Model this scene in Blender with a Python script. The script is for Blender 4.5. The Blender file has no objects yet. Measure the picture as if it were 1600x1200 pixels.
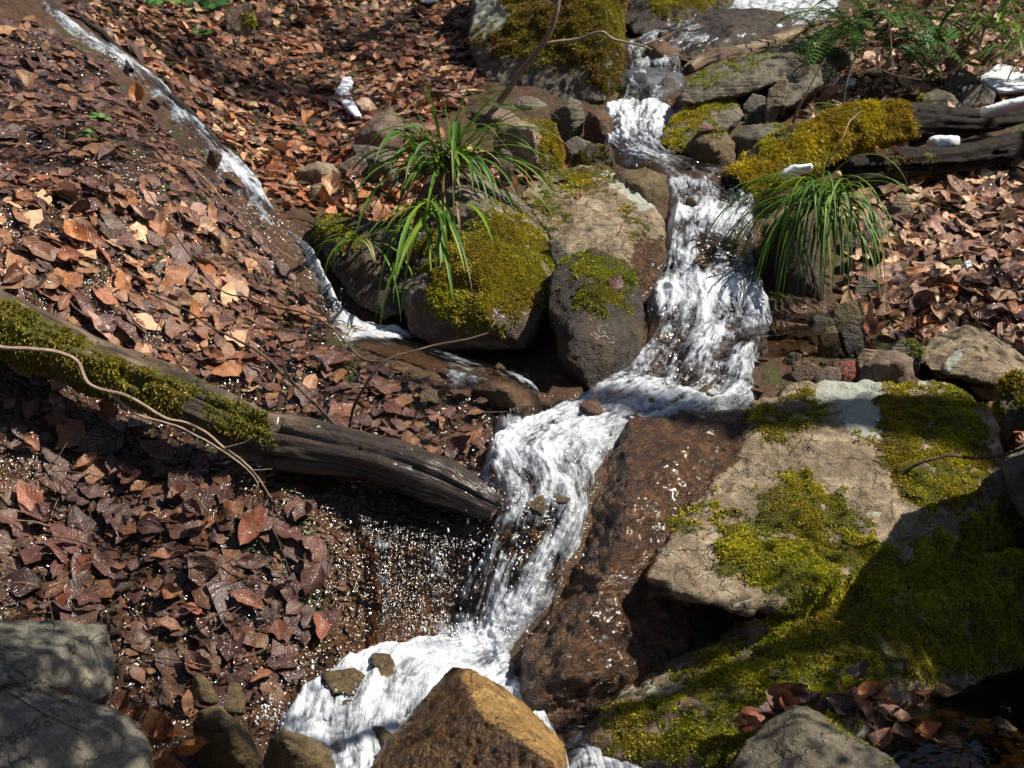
import bpy, bmesh, math, random
import numpy as np
from mathutils import Vector
from mathutils.bvhtree import BVHTree

random.seed(7); rng = np.random.default_rng(7)
S = bpy.context.scene
COL = S.collection
# ------------------------------------------------------------------ camera, sky, sun, exposure
CAMZ = 1.5; PITCH = math.radians(13.0); FPX = 2198.0
cam = bpy.data.cameras.new('camera'); camo = bpy.data.objects.new('camera', cam); COL.objects.link(camo)
cam.sensor_width = 36.0; cam.lens = 36.0 * FPX / 1600.0; cam.clip_end = 200; cam.clip_start = 0.05
camo.location = (0, 0, CAMZ); camo.rotation_euler = (math.radians(90) - PITCH, 0, 0)
cam.dof.use_dof = True; cam.dof.focus_distance = 3.5; cam.dof.aperture_fstop = 9.0
S.camera = camo
SUN = Vector((0.60, -0.08, 0.79)).normalized()      # direction towards the sun
W = bpy.data.worlds.new("World"); S.world = W; W.use_nodes = True
wn = W.node_tree; bg = wn.nodes['Background']
sky = wn.nodes.new('ShaderNodeTexSky'); sky.sky_type = 'NISHITA'; sky.sun_disc = False
sky.sun_elevation = math.asin(SUN.z); sky.sun_rotation = math.atan2(SUN.x, SUN.y)
wn.links.new(sky.outputs[0], bg.inputs[0]); bg.inputs[1].default_value = 0.05
sl = bpy.data.lights.new('sun', 'SUN'); sl.energy = 5.0; sl.angle = math.radians(0.5); sl.color = (1.0, 0.91, 0.78)
so = bpy.data.objects.new('sun', sl); COL.objects.link(so)
so.rotation_euler = SUN.to_track_quat('Z', 'Y').to_euler()
S.view_settings.view_transform = 'Standard'; S.view_settings.look = 'None'
S.view_settings.exposure = 0.55; S.view_settings.gamma = 1.0
S.render.engine = 'CYCLES'
S.cycles.max_bounces = 5; S.cycles.diffuse_bounces = 2; S.cycles.glossy_bounces = 2; S.cycles.transmission_bounces = 3
S.cycles.transparent_max_bounces = 8; S.cycles.caustics_reflective = False; S.cycles.caustics_refractive = False
S.cycles.sample_clamp_indirect = 3.0

# ------------------------------------------------------------------ pixel <-> world helpers
cp, sp = math.cos(PITCH), math.sin(PITCH)
def ray(px, py):
    u = (px - 800.0) / FPX; v = (600.0 - py) / FPX
    return np.array([u, cp + v * sp, -sp + v * cp])
def P(px, py, y):
    d = ray(px, py); t = y / d[1]
    return np.array([d[0] * t, y, CAMZ + d[2] * t])
def proj(p):
    p = np.atleast_2d(p); dx = p[:, 0]; dy = p[:, 1]; dz = p[:, 2] - CAMZ
    f = dy * cp - dz * sp; up = dy * sp + dz * cp
    f = np.maximum(f, 1e-3)
    return 800 + FPX * dx / f, 600 - FPX * up / f
def inpoly(x, y, poly):
    x = np.asarray(x, float); y = np.asarray(y, float); c = np.zeros(x.shape, bool); n = len(poly)
    for i in range(n):
        x1, y1 = poly[i]; x2, y2 = poly[i - 1]
        if y1 == y2: continue
        k = ((y1 > y) != (y2 > y)) & (x < (x2 - x1) * (y - y1) / (y2 - y1) + x1)
        c ^= k
    return c
# ------------------------------------------------------------------ noise
_p = rng.permutation(256); _perm = np.concatenate([_p, _p, _p]).astype(np.int64)
_g = rng.normal(size=(256, 3)); _g /= np.linalg.norm(_g, axis=1)[:, None]
def perlin(q):
    q = np.asarray(q, float); i = np.floor(q).astype(np.int64); f = q - i; i &= 255
    w = f * f * f * (f * (f * 6 - 15) + 10); out = 0
    for a in (0, 1):
        for b in (0, 1):
            for c in (0, 1):
                h = _perm[_perm[_perm[i[:, 0] + a] + i[:, 1] + b] + i[:, 2] + c] & 255
                d = ((f - np.array([a, b, c])) * _g[h]).sum(1)
                wt = (w[:, 0] if a else 1 - w[:, 0]) * (w[:, 1] if b else 1 - w[:, 1]) * (w[:, 2] if c else 1 - w[:, 2])
                out = out + d * wt
    return out * 1.5
def fbm(q, f, o=4, gain=0.5):
    q = np.asarray(q, float) * f; s = 0; a = 1.0
    for k in range(o):
        s = s + a * perlin(q + 17.3 * k); q = q * 2.03; a *= gain
    return s
def ss(a, b, x):
    t = np.clip((x - a) / (b - a), 0, 1); return t * t * (3 - 2 * t)
# ------------------------------------------------------------------ objects and meshes
def tag(o, label=None, cat=None, group=None, kind=None):
    if label: o['label'] = label
    if cat: o['category'] = cat
    if group: o['group'] = group
    if kind: o['kind'] = kind
    return o
def fastmesh(name, V, F, mat=None, attrs=None, uv=None, smooth=True, base=None, parent=None, matidx=None, col=None):
    V = np.asarray(V, np.float32); F = np.asarray(F, np.int32); k = F.shape[1]; n = len(F)
    off = np.zeros(3, np.float32) if base is None else np.asarray(base, np.float32)
    me = bpy.data.meshes.new(name); me.vertices.add(len(V)); me.vertices.foreach_set('co', (V - off).ravel())
    me.loops.add(n * k); me.loops.foreach_set('vertex_index', F.ravel())
    me.polygons.add(n); me.polygons.foreach_set('loop_start', np.arange(0, n * k, k, dtype=np.int32))
    me.polygons.foreach_set('use_smooth', np.full(n, smooth))
    for a, d in (attrs or {}).items():
        at = me.attributes.new(a, 'FLOAT', 'POINT'); at.data.foreach_set('value', np.asarray(d, np.float32))
    if col is not None:
        at = me.attributes.new('Col', 'FLOAT_COLOR', 'POINT')
        c4 = np.ones((len(V), 4), np.float32); c4[:, :3] = col; at.data.foreach_set('color', c4.ravel())
    if uv is not None:
        ul = me.uv_layers.new(name='UVMap'); ul.data.foreach_set('uv', np.asarray(uv, np.float32)[F.ravel()].ravel())
    me.update(calc_edges=True)
    if mat is not None:
        me.materials.append(mat)
    o = bpy.data.objects.new(name, me); COL.objects.link(o); o.location = off.tolist()
    if parent is not None:
        o.parent = parent; o.location = (np.asarray(off) - np.asarray(parent.location)).tolist()
    return o
def catmull(pts, n):
    p = np.asarray(pts, float); m = len(p)
    q = np.vstack([2 * p[0] - p[1], p, 2 * p[-1] - p[-2]])
    t = np.linspace(0, m - 1 - 1e-6, n); i = t.astype(int); f = (t - i)[:, None]
    a, b, c, d = q[i], q[i + 1], q[i + 2], q[i + 3]
    return 0.5 * (2 * b + (c - a) * f + (2 * a - 5 * b + 4 * c - d) * f ** 2 + (3 * b - a - 3 * c + d) * f ** 3)
# ------------------------------------------------------------------ node helper
class NT:
    def __init__(s, name):
        s.m = bpy.data.materials.new(name); s.m.use_nodes = True; s.t = s.m.node_tree; s.t.nodes.clear()
        s.out = s.n('OutputMaterial')
    def n(s, typ, **kw):
        nd = s.t.nodes.new('ShaderNode' + typ)
        for k, v in kw.items(): setattr(nd, k, v)
        return nd
    def set(s, nd, **kw):
        for k, v in kw.items():
            i = nd.inputs[int(k[1:])] if k[0] == '_' and k[1:].isdigit() else nd.inputs[k.replace('_', ' ')]
            if isinstance(v, bpy.types.NodeSocket): s.t.links.new(v, i)
            else: i.default_value = v
        return nd
    def noise(s, vec, scale, detail=4, rough=0.55, dist=0.0):
        nd = s.n('TexNoise'); s.set(nd, Vector=vec, Scale=scale, Detail=detail, Roughness=rough, Distortion=dist); return nd.outputs['Fac']
    def vor(s, vec, scale, feature='F1', out='Distance', rand=1.0):
        nd = s.n('TexVoronoi', feature=feature); s.set(nd, Vector=vec, Scale=scale, Randomness=rand); return nd.outputs[out]
    def ramp(s, fac, stops, interp='LINEAR'):
        nd = s.n('ValToRGB'); cr = nd.color_ramp; cr.interpolation = interp
        while len(cr.elements) < len(stops): cr.elements.new(0.5)
        for e, (p, c) in zip(cr.elements, stops):
            e.position = p; e.color = (c, c, c, 1) if isinstance(c, (int, float)) else (*c, 1)
        s.t.links.new(fac, nd.inputs[0]); return nd.outputs[0]
    def math(s, op, a, b=0.0, c=0.0, clamp=False):
        nd = s.n('Math', operation=op); nd.use_clamp = clamp
        for i, v in enumerate((a, b, c)):
            if isinstance(v, bpy.types.NodeSocket): s.t.links.new(v, nd.inputs[i])
            else: nd.inputs[i].default_value = v
        return nd.outputs[0]
    def mix(s, fac, a, b, blend='MIX'):
        nd = s.n('Mix', data_type='RGBA', blend_type=blend)
        for i, v in ((0, fac), (6, a), (7, b)):
            if isinstance(v, bpy.types.NodeSocket): s.t.links.new(v, nd.inputs[i])
            elif i == 0: nd.inputs[0].default_value = v
            else: nd.inputs[i].default_value = (*v, 1)
        return nd.outputs[2]
    def attr(s, name, out='Fac'):
        nd = s.n('Attribute'); nd.attribute_name = name; return nd.outputs[out]
    def pos(s): return s.n('NewGeometry').outputs['Position']
    def bump(s, h, strength=0.5, dist=0.01, normal=None):
        nd = s.n('Bump'); s.set(nd, Height=h, Strength=strength, Distance=dist)
        if normal is not None: s.t.links.new(normal, nd.inputs['Normal'])
        return nd.outputs[0]
    def bsdf(s, **kw):
        nd = s.n('BsdfPrincipled'); s.set(nd, **kw); return nd
    def done(s, shader):
        s.t.links.new(shader, s.out.inputs['Surface']); return s.m
def mp(s, vec, sc, rot=(0, 0, 0)):
    nd = s.n('Mapping'); s.set(nd, Vector=vec, Scale=sc, Rotation=rot); return nd.outputs[0]

def rock_mat(name, cols, rough=0.75, lichen=None, wet=0.0, moss=((0.10, 0.10, 0.012), (0.035, 0.045, 0.01)), strata=0.0, fine=1.0, speck=0.3):
    """cols = dark, mid, light colours of the stone"""
    s = NT(name); p = s.n('TexCoord').outputs['Object']
    n1 = s.noise(mp(s, p, (1.5, 1.5, 0.8), (0.2, 0.5, 0)), 7, 7, 0.68, 0.6); n2 = s.noise(p, 30, 6, 0.65); n3 = s.noise(p, 160, 4, 0.7)
    dv = s.n('TexNoise'); s.set(dv, Vector=p, Scale=14.0, Detail=4.0); vm = s.n('VectorMath', operation='MULTIPLY_ADD'); s.t.links.new(dv.outputs['Color'], vm.inputs[0]); vm.inputs[1].default_value = (.16, .16, .16); s.t.links.new(p, vm.inputs[2])
    crack = s.ramp(s.vor(mp(s, vm.outputs[0], (1, 1, 2.4), (0.3, 0.6, 0)), 5, 'DISTANCE_TO_EDGE'), [(0.0, 0.0), (0.02, 1.0)])
    crack_ = crack
    base = s.ramp(n1, [(0.3, cols[0]), (0.5, cols[1]), (0.68, cols[2])])
    base = s.mix(s.ramp(n2, [(0.35, 0.55), (0.65, 0.0)]), base, tuple(c * 0.35 for c in cols[0]))
    base = s.mix(s.ramp(n3, [(0.4, speck), (0.55, 0.0)]), base, (0.03, 0.027, 0.02))
    base = s.mix(s.math('MULTIPLY', s.math('SUBTRACT', 1.0, s.math('MAXIMUM', crack_, s.attr('wet'))), 0.6), base, (0.03, 0.024, 0.018))
    base = s.mix(s.ramp(n3, [(0.58, 0.0), (0.75, 0.35)]), base, tuple(min(0.7, c * 1.8) for c in cols[2]))
    if lichen:
        lv = s.math('ADD', s.noise(p, 7, 5, 0.65, 0.8), s.math('MULTIPLY', s.attr('lichen'), 0.35))
        lm = s.ramp(lv, [(0.62, 0.0), (0.66, 1.0)])
        lc = s.mix(n3, lichen, tuple(c * 0.55 for c in lichen)); base = s.mix(lm, base, lc)
    wetf = s.math('ADD', s.attr('wet'), wet, clamp=True)
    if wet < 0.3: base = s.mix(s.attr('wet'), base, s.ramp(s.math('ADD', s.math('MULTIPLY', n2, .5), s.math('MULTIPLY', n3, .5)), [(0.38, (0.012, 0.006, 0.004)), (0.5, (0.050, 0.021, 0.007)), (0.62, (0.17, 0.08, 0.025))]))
    else: base = s.mix(wetf, base, (0.50, 0.38, 0.28), 'MULTIPLY')
    mf = s.attr('moss')
    mn = s.noise(p, 90, 5, 0.7); mc = s.mix(s.ramp(mn, [(0.35, 0.0), (0.65, 1.0)]), moss[1], moss[0])
    mmask = s.ramp(s.math('ADD', s.math('MULTIPLY', mf, 1.2), s.math('MULTIPLY', s.math('SUBTRACT', n2, 0.5), 1.2)), [(0.45, 0.0), (0.6, 1.0)])
    colr = s.mix(mmask, base, mc)
    st = s.noise(mp(s, p, (6, 6, 90), (0.35, 0.3, 0)), 1.0, 4, 0.6)
    h = s.math('ADD', s.math('MULTIPLY', n2, 1.0), s.math('MULTIPLY', n3, 0.7 * fine))
    h = s.math('ADD', h, s.math('MULTIPLY', st, strata)); h = s.math('ADD', h, s.math('MULTIPLY', s.math('MAXIMUM', crack, wetf), 0.5))
    h = s.math('ADD', h, s.math('MULTIPLY', s.math('MULTIPLY', mmask, mn), 1.5))
    nrm = s.bump(h, 0.9, 0.012)
    r = s.math('SUBTRACT', rough, s.math('MULTIPLY', wetf, rough - 0.22))
    r = s.math('MAXIMUM', r, s.math('MULTIPLY', mmask, 0.85))
    film = s.noise(mp(s, p, (1, 1, .35), (0, .5, 0)), 70, 1, 0.5)
    cn = s.bump(film, 1.0, 0.0018)
    coat = s.math('MULTIPLY', s.math('MULTIPLY', wetf, 0.3), s.math('SUBTRACT', 1.0, s.math('MULTIPLY', mmask, 0.75)))
    b = s.bsdf(Base_Color=colr, Roughness=r, Normal=nrm, Coat_Weight=s.math('MULTIPLY', coat, 0.5), Coat_Roughness=0.2, Coat_Normal=cn)
    return s.done(b.outputs[0])
ROCK_A = {'moss': ((0.10, 0.10, 0.012), (0.035, 0.045, 0.01))}
M = {}
M['grey'] = rock_mat('grey_stone', ((0.08, 0.068, 0.054), (0.19, 0.165, 0.13), (0.36, 0.32, 0.255)), lichen=(0.42, 0.45, 0.36))
M['shade_grey'] = rock_mat('olive_grey_stone', ((0.17, 0.155, 0.12), (0.27, 0.25, 0.195), (0.38, 0.35, 0.275)), strata=0.3)
M['purple'] = rock_mat('purple_grey_stone', ((0.13, 0.085, 0.062), (0.22, 0.15, 0.115), (0.34, 0.25, 0.19)))
M['pale'] = rock_mat('pale_stone', ((0.15, 0.105, 0.065), (0.33, 0.25, 0.155), (0.60, 0.49, 0.33)), strata=1.0, lichen=(0.50, 0.54, 0.46))
M['dark'] = rock_mat('dark_wet_stone', ((0.018, 0.014, 0.012), (0.045, 0.034, 0.026), (0.17, 0.115, 0.065)), wet=0.45)
M['golden'] = rock_mat('golden_stone', ((0.20, 0.095, 0.02), (0.42, 0.235, 0.06), (0.62, 0.40, 0.14)), rough=0.5, wet=0.10, strata=0.8, speck=0.5)
M['slate'] = rock_mat('layered_stone', ((0.10, 0.085, 0.06), (0.18, 0.155, 0.11), (0.27, 0.24, 0.18)), strata=2.0)
M['brown'] = rock_mat('brown_wet_stone', ((0.10, 0.05, 0.022), (0.19, 0.10, 0.045), (0.28, 0.17, 0.09)), wet=0.5)
M['olive'] = rock_mat('olive_wet_stone', ((0.09, 0.065, 0.025), (0.18, 0.13, 0.05), (0.28, 0.21, 0.10)), wet=0.35)
M['blue'] = rock_mat('smooth_wet_stone', ((0.05, 0.06, 0.085), (0.08, 0.10, 0.14), (0.12, 0.14, 0.18)), wet=0.35, fine=0.3)

# ground material: wet brown humus under the leaves
def ground_mat():
    s = NT('wet_forest_ground'); p = s.pos()
    n1 = s.noise(p, 4, 6, 0.6); n2 = s.noise(p, 40, 6, 0.7); n3 = s.noise(p, 130, 5, 0.75)
    c = s.ramp(n2, [(0.3, (0.018, 0.009, 0.005)), (0.5, (0.075, 0.034, 0.015)), (0.7, (0.17, 0.085, 0.035))])
    c = s.mix(s.ramp(n3, [(0.5, 0.0), (0.7, 0.7)]), c, (0.20, 0.10, 0.045))
    mo = s.ramp(s.math('ADD', s.noise(p, 6, 5, 0.6, 0.4), s.math('MULTIPLY', s.attr('moss'), 0.3)), [(0.6, 0.0), (0.68, 1.0)])
    c = s.mix(mo, c, s.mix(n2, (0.02, 0.028, 0.006), (0.11, 0.11, 0.02)))
    c = s.mix(s.attr('silt'), c, s.ramp(n3, [(0.35, (0.045, 0.02, 0.008)), (0.65, (0.20, 0.10, 0.04))]))
    h = s.math('ADD', n2, s.math('MULTIPLY', n3, 0.6))
    nb = s.bump(h, 1.0, 0.02)
    w = s.attr('wet')
    cn = s.bump(s.noise(p, 60, 1, 0.5), 1.0, 0.014)
    b = s.bsdf(Base_Color=c, Roughness=0.6, Normal=nb, Coat_Weight=s.math('MULTIPLY', w, 0.3), Coat_Roughness=0.17, Coat_Normal=cn)
    return s.done(b.outputs[0])
M['ground'] = ground_mat()
def moss_mat():
    s = NT('moss'); p = s.n('TexCoord').outputs['Object']
    c = s.attr('Col', 'Color')
    d = s.bsdf(Base_Color=c, Roughness=0.55, Specular_IOR_Level=0.3)
    t = s.n('BsdfTranslucent'); s.set(t, Color=c)
    mx = s.n('MixShader'); s.set(mx, _0=0.3, _1=d.outputs[0], _2=t.outputs[0]); return s.done(mx.outputs[0])
M['moss'] = moss_mat()
def blade_mat():
    s = NT('green_blade'); c = s.attr('Col', 'Color')
    uv = s.n('TexCoord').outputs['UV']
    st = s.noise(mp(s, uv, (60, 2, 1)), 1.0, 2)
    c2 = s.mix(st, c, (0, 0, 0)); c = s.mix(0.25, c, c2)
    d = s.bsdf(Base_Color=c, Roughness=0.42, Specular_IOR_Level=0.35, Normal=s.bump(st, 0.4, 0.001))
    t = s.n('BsdfTranslucent'); s.set(t, Color=c)
    mx = s.n('MixShader'); s.set(mx, _0=0.25, _1=d.outputs[0], _2=t.outputs[0]); return s.done(mx.outputs[0])
M['blade'] = blade_mat()
def leaf_mat(name, color=None, wet=0.5):
    s = NT(name); uv = s.n('TexCoord').outputs['UV']; p = s.pos()
    x = s.n('SeparateXYZ'); s.set(x, Vector=uv)
    au = s.math('ABSOLUTE', s.math('SUBTRACT', x.outputs[0], 0.5))
    rib = s.math('SINE', s.math('MULTIPLY', s.math('SUBTRACT', x.outputs[1], s.math('MULTIPLY', au, 0.55)), 62.0))
    mid = s.ramp(au, [(0.0, 1.0), (0.03, 0.0)])
    c = s.attr('Col', 'Color') if color is None else None
    if color is not None:
        rnd = s.n('ObjectInfo').outputs['Random']
        c = s.mix(rnd, tuple(v * 0.7 for v in color), tuple(min(1, v * 1.35) for v in color))
    bl = s.noise(p, 60, 4, 0.65)
    c = s.mix(s.ramp(bl, [(0.45, 0.0), (0.75, 0.6)]), c, (0.03, 0.016, 0.012))
    c = s.mix(s.math('MULTIPLY', mid, 0.4), c, (0.42, 0.25, 0.14))
    c = s.mix(s.ramp(rib, [(0.75, 0.0), (1.0, 0.06)]), c, (0.45, 0.28, 0.16))
    h = s.math('ADD', s.math('MULTIPLY', rib, 0.06), s.math('MULTIPLY', s.noise(p, 90, 3, 0.6), 1.1))
    nb = s.bump(h, 0.55, 0.004)
    w = s.attr('wet') if color is None else wet
    cn = s.bump(s.math('ADD', s.math('MULTIPLY', rib, 0.10), s.math('MULTIPLY', s.noise(p, 65, 1, 0.5), 1.4)), 1.0, 0.010)
    b = s.bsdf(Base_Color=c, Roughness=0.5, Normal=nb, Coat_Weight=w, Coat_Roughness=0.14, Coat_Normal=cn, Specular_IOR_Level=0.4)
    t = s.n('BsdfTranslucent'); s.set(t, Color=c)
    mx = s.n('MixShader'); s.set(mx, _0=0.12, _1=b.outputs[0], _2=t.outputs[0]); return s.done(mx.outputs[0])
M['litter'] = leaf_mat('fallen_leaf_litter')
def bark_mat(name, c1, c2, c3, wet=0.0):
    s = NT(name); uv = s.n('TexCoord').outputs['UV']; p = s.n('TexCoord').outputs['Object']
    g = s.noise(mp(s, uv, (34, 5, 1)), 1.0, 6, 0.65, 0.4); n2 = s.noise(p, 60, 5, 0.7); n0 = s.noise(p, 7, 4, 0.6)
    c = s.ramp(g, [(0.33, c1), (0.5, c2), (0.66, c3)])
    c = s.mix(s.ramp(n0, [(0.42, 0.0), (0.62, 0.75)]), c, c1)
    mm = s.ramp(s.math('ADD', s.attr('moss'), s.math('MULTIPLY', s.math('SUBTRACT', n2, 0.5), 1.0)), [(0.45, 0.0), (0.6, 1.0)])
    c = s.mix(mm, c, s.mix(n2, (0.03, 0.032, 0.006), (0.13, 0.115, 0.02)))
    h = s.math('ADD', s.math('MULTIPLY', g, 1.2), s.math('MULTIPLY', n2, 0.5))
    w = s.math('ADD', s.attr('wet'), wet, clamp=True)
    c = s.mix(s.attr('wet'), c, (0.30, 0.26, 0.24), 'MULTIPLY')
    b = s.bsdf(Base_Color=c, Roughness=0.75, Specular_IOR_Level=0.3, Normal=s.bump(h, 0.9, 0.015), Coat_Weight=w, Coat_Roughness=0.10, Coat_Normal=s.bump(h, 0.5, 0.008))
    return s.done(b.outputs[0])
M['bark'] = bark_mat('weathered_bark', (0.025, 0.018, 0.013), (0.11, 0.08, 0.055), (0.26, 0.20, 0.14))
M['dark_bark'] = bark_mat('rotten_bark', (0.003, 0.002, 0.002), (0.009, 0.006, 0.004), (0.024, 0.016, 0.011), 0.0)  # near-black rotten bark, darkened further to stand in for shade
M['pale_wood'] = bark_mat('weathered_wood', (0.07, 0.045, 0.028), (0.20, 0.145, 0.095), (0.38, 0.31, 0.22))
M['twig'] = bark_mat('twig_bark', (0.06, 0.035, 0.022), (0.15, 0.10, 0.068), (0.28, 0.20, 0.145))
M['pale_twig'] = bark_mat('pale_twig_bark', (0.34, 0.25, 0.18), (0.42, 0.31, 0.23), (0.58, 0.47, 0.36))
M['dark_twig'] = bark_mat('dark_wet_twig', (0.012, 0.01, 0.008), (0.03, 0.022, 0.018), (0.07, 0.05, 0.04), 0.6)
def snow_mat():
    s = NT('old_snow'); p = s.pos(); n = s.noise(p, 120, 5, 0.7)
    b = s.bsdf(Base_Color=(0.80, 0.84, 0.90, 1), Roughness=0.5, Normal=s.bump(n, 0.6, 0.006), Subsurface_Weight=0.3, Subsurface_Radius=(0.03, 0.04, 0.06), Subsurface_Scale=0.3)
    return s.done(b.outputs[0])
M['snow'] = snow_mat()
def water_mat(name='stream_water', tint=(0.86, 0.80, 0.70), streak=(26.0, 5.0), bumps=1.0, gloss=0.16):
    s = NT(name); uv = s.n('TexCoord').outputs['UV']; p = s.pos()
    a = s.noise(mp(s, uv, (streak[0], streak[1], 1)), 1.0, 4, 0.62, 0.7)
    b_ = s.noise(mp(s, uv, (streak[0] * 2.4, streak[1] * 2.0, 1)), 1.0, 2, 0.6, 0.8)
    c_ = s.noise(p, 60, 1.5, 0.6)
    ra = s.math('SUBTRACT', 1.0, s.math('ABSOLUTE', s.math('MULTIPLY', s.math('SUBTRACT', b_, 0.5), 4.5)))
    v = s.math('ADD', s.math('MULTIPLY', a, 0.70), s.math('MULTIPLY', ra, 0.24))
    v = s.math('ADD', v, s.math('MULTIPLY', s.math('SUBTRACT', c_, 0.5), 0.35))
    f = s.math('ADD', v, s.math('MULTIPLY', s.math('SUBTRACT', s.attr('foam'), 0.62), 0.75))
    fm = s.ramp(f, [(0.42, 0.0), (0.53, 0.30), (0.66, 0.75), (0.80, 1.0)]); fcol = s.ramp(f, [(0.48, (0.26, 0.295, 0.34)), (0.66, (0.44, 0.49, 0.56)), (0.88, (0.74, 0.79, 0.86))])
    h = s.math('ADD', s.math('MULTIPLY', a, 1.0), s.math('MULTIPLY', b_, 0.5)); h = s.math('ADD', h, s.math('MULTIPLY', c_, 0.5))
    nb = s.bump(h, 0.8 * bumps, 0.012)
    fr = s.n('Fresnel'); s.set(fr, IOR=1.36, Normal=nb)
    gl = s.n('BsdfGlossy'); s.set(gl, Color=(1, 1, 1, 1), Roughness=gloss, Normal=nb)
    tr = s.n('BsdfTransparent'); s.set(tr, Color=(*tint, 1))
    cl = s.n('MixShader'); s.set(cl, _0=fr.outputs[0], _1=tr.outputs[0], _2=gl.outputs[0])
    fb = s.bump(s.math('ADD', h, s.math('MULTIPLY', s.noise(p, 260, 2, 0.6), 0.25)), 0.9, 0.010)
    fo = s.bsdf(Base_Color=fcol, Roughness=0.4, Normal=fb, Specular_IOR_Level=0.4)
    ft = s.n('BsdfTranslucent'); s.set(ft, Color=fcol, Normal=fb); fmx = s.n('MixShader'); s.set(fmx, _0=0.25, _1=fo.outputs[0], _2=ft.outputs[0]); fo = fmx
    mx = s.n('MixShader'); s.set(mx, _0=fm, _1=cl.outputs[0], _2=fo.outputs[0]); return s.done(mx.outputs[0])
M['water'] = water_mat()
M['film'] = water_mat('thin_running_water', (0.9, 0.78, 0.66), (46.0, 7.0), 1.2)
M['pool'] = water_mat('dark_pool_water', (0.42, 0.36, 0.28), (9.0, 5.0), 0.22, 0.08)

# ------------------------------------------------------------------ terrain heights from surveyed points (picture position + distance)
CT = [(500,1150,2.5),(640,1090,2.62),(700,1030,2.8),(760,1000,2.87),(790,880,2.95),(800,780,3.04),(840,740,3.13),(900,680,3.3),(960,620,3.55),
 (1050,560,3.8),(1100,500,4.0),(1110,470,4.1),(1110,400,4.24),(1090,345,4.42),(1100,300,4.7),(1000,240,5.05),(1000,200,5.4),(1000,165,5.65),
 (1010,100,6.05),(1060,70,6.3),(1190,25,6.9),(1220,0,7.3),(1250,540,3.9),(1230,510,4.05),(1150,600,3.64),
 (150,1060,2.58),(300,1080,2.6),(430,1080,2.6),(400,950,2.78),(200,950,2.74),(560,950,2.85),(640,900,2.92),(200,850,2.93),(60,850,2.88),
 (0,700,3.05),(450,800,2.98),(600,830,3.0),(300,700,3.2),(400,600,3.45),(600,640,3.38),(740,720,3.2),(500,520,3.78),(650,560,3.68),(750,600,3.55),
 (200,500,3.5),(100,370,3.6),(0,400,3.4),(0,250,3.95),(200,250,4.05),(350,400,4.0),(430,480,3.87),(0,100,4.7),(120,60,5.1),(250,180,4.8),
 (350,270,4.5),(450,350,4.3),(520,500,4.0),(590,520,3.98),(450,260,5.0),(400,200,5.4),(300,60,6.0),(250,0,6.5),(450,50,6.7),(550,150,5.9),
 (600,60,6.8),(700,20,7.2),(700,120,6.2),(640,200,5.3),(700,180,5.5),(600,300,4.7),(650,350,4.55),(560,400,4.3),(750,300,4.7),(800,260,5.0),
 (900,230,5.3),(900,290,4.8),(760,560,3.88),(870,620,3.62),(1250,420,4.38),(1350,500,4.15),(1350,400,4.5),(1500,450,4.3),(1600,480,4.2),
 (1450,350,4.75),(1600,300,4.95),(1350,300,4.9),(1500,200,5.4),(1600,150,5.7),(1300,180,5.6),(1450,100,6.1),(1350,40,6.6),(1600,30,6.6),
 (1200,200,5.4),(1250,80,6.3),(1500,600,3.85),(1600,600,3.85),(1400,600,3.72),(1600,700,3.6),(1200,900,3.1),(1500,1060,2.85),(1600,1050,2.88),
 (1300,1150,2.62),(1500,1150,2.62),(1000,1190,2.60),(1600,1190,2.55),(900,1100,2.76),(1400,900,3.1),(1000,1000,2.85),(800,1180,2.48),(300,1180,2.4),(0,1100,2.5)]
cw = np.array([P(*c) for c in CT])
ext = np.array([(-3,2.5,2.0),(-2.4,4,1.75),(-3.2,6,2.6),(3.0,3,1.2),(3.2,4.5,1.6),(3.6,6.5,2.3),(-4,8.5,3.4),(4.5,8.5,3.0),(0,9,2.5),(-1.5,9,2.9),(2,9,2.6),
 (0,1.4,.08),(-1.5,1.5,.5),(1.5,1.5,.15),(0,0,-.1),(-3,0,1.0),(3,0,.6),(-4,11,4.2),(4,11,4.0),(0,11,3.4)], float)
CWp = np.vstack([cw, ext])
def tps_fit(X, z, lam=2e-4):
    n = len(X); d = np.linalg.norm(X[:, None] - X[None], axis=2); K = np.where(d > 0, d * d * np.log(d + 1e-12), 0) + lam * np.eye(n)
    A = np.zeros((n + 3, n + 3)); A[:n, :n] = K; A[:n, n] = 1; A[:n, n + 1:] = X; A[n:, :n] = A[:n, n:].T
    return np.linalg.solve(A, np.concatenate([z, np.zeros(3)]))
_w = tps_fit(CWp[:, :2], CWp[:, 2])
def tps(X):
    n = len(CWp); out = np.empty(len(X))
    for i in range(0, len(X), 20000):
        x = X[i:i + 20000]; d2 = ((x[:, None] - CWp[None, :, :2]) ** 2).sum(2)
        out[i:i + 20000] = (0.5 * d2 * np.log(d2 + 1e-12)) @ _w[:n] + _w[n] + x @ _w[n + 1:]
    return out
GX = np.arange(-4.5, 5.0, 0.03); GY = np.arange(0.6, 11.0, 0.03)
_gx, _gy = np.meshgrid(GX, GY, indexing='ij')
GH = tps(np.stack([_gx.ravel(), _gy.ravel()], 1)).reshape(_gx.shape)
def bil(G, x, y):
    fx = np.clip((np.asarray(x) - GX[0]) / 0.03, 0, len(GX) - 1.001); fy = np.clip((np.asarray(y) - GY[0]) / 0.03, 0, len(GY) - 1.001)
    i = fx.astype(int); j = fy.astype(int); a = fx - i; b = fy - j
    return G[i, j] * (1 - a) * (1 - b) + G[i + 1, j] * a * (1 - b) + G[i, j + 1] * (1 - a) * b + G[i + 1, j + 1] * a * b
def hbase(x, y): return bil(GH, x, y)
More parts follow.
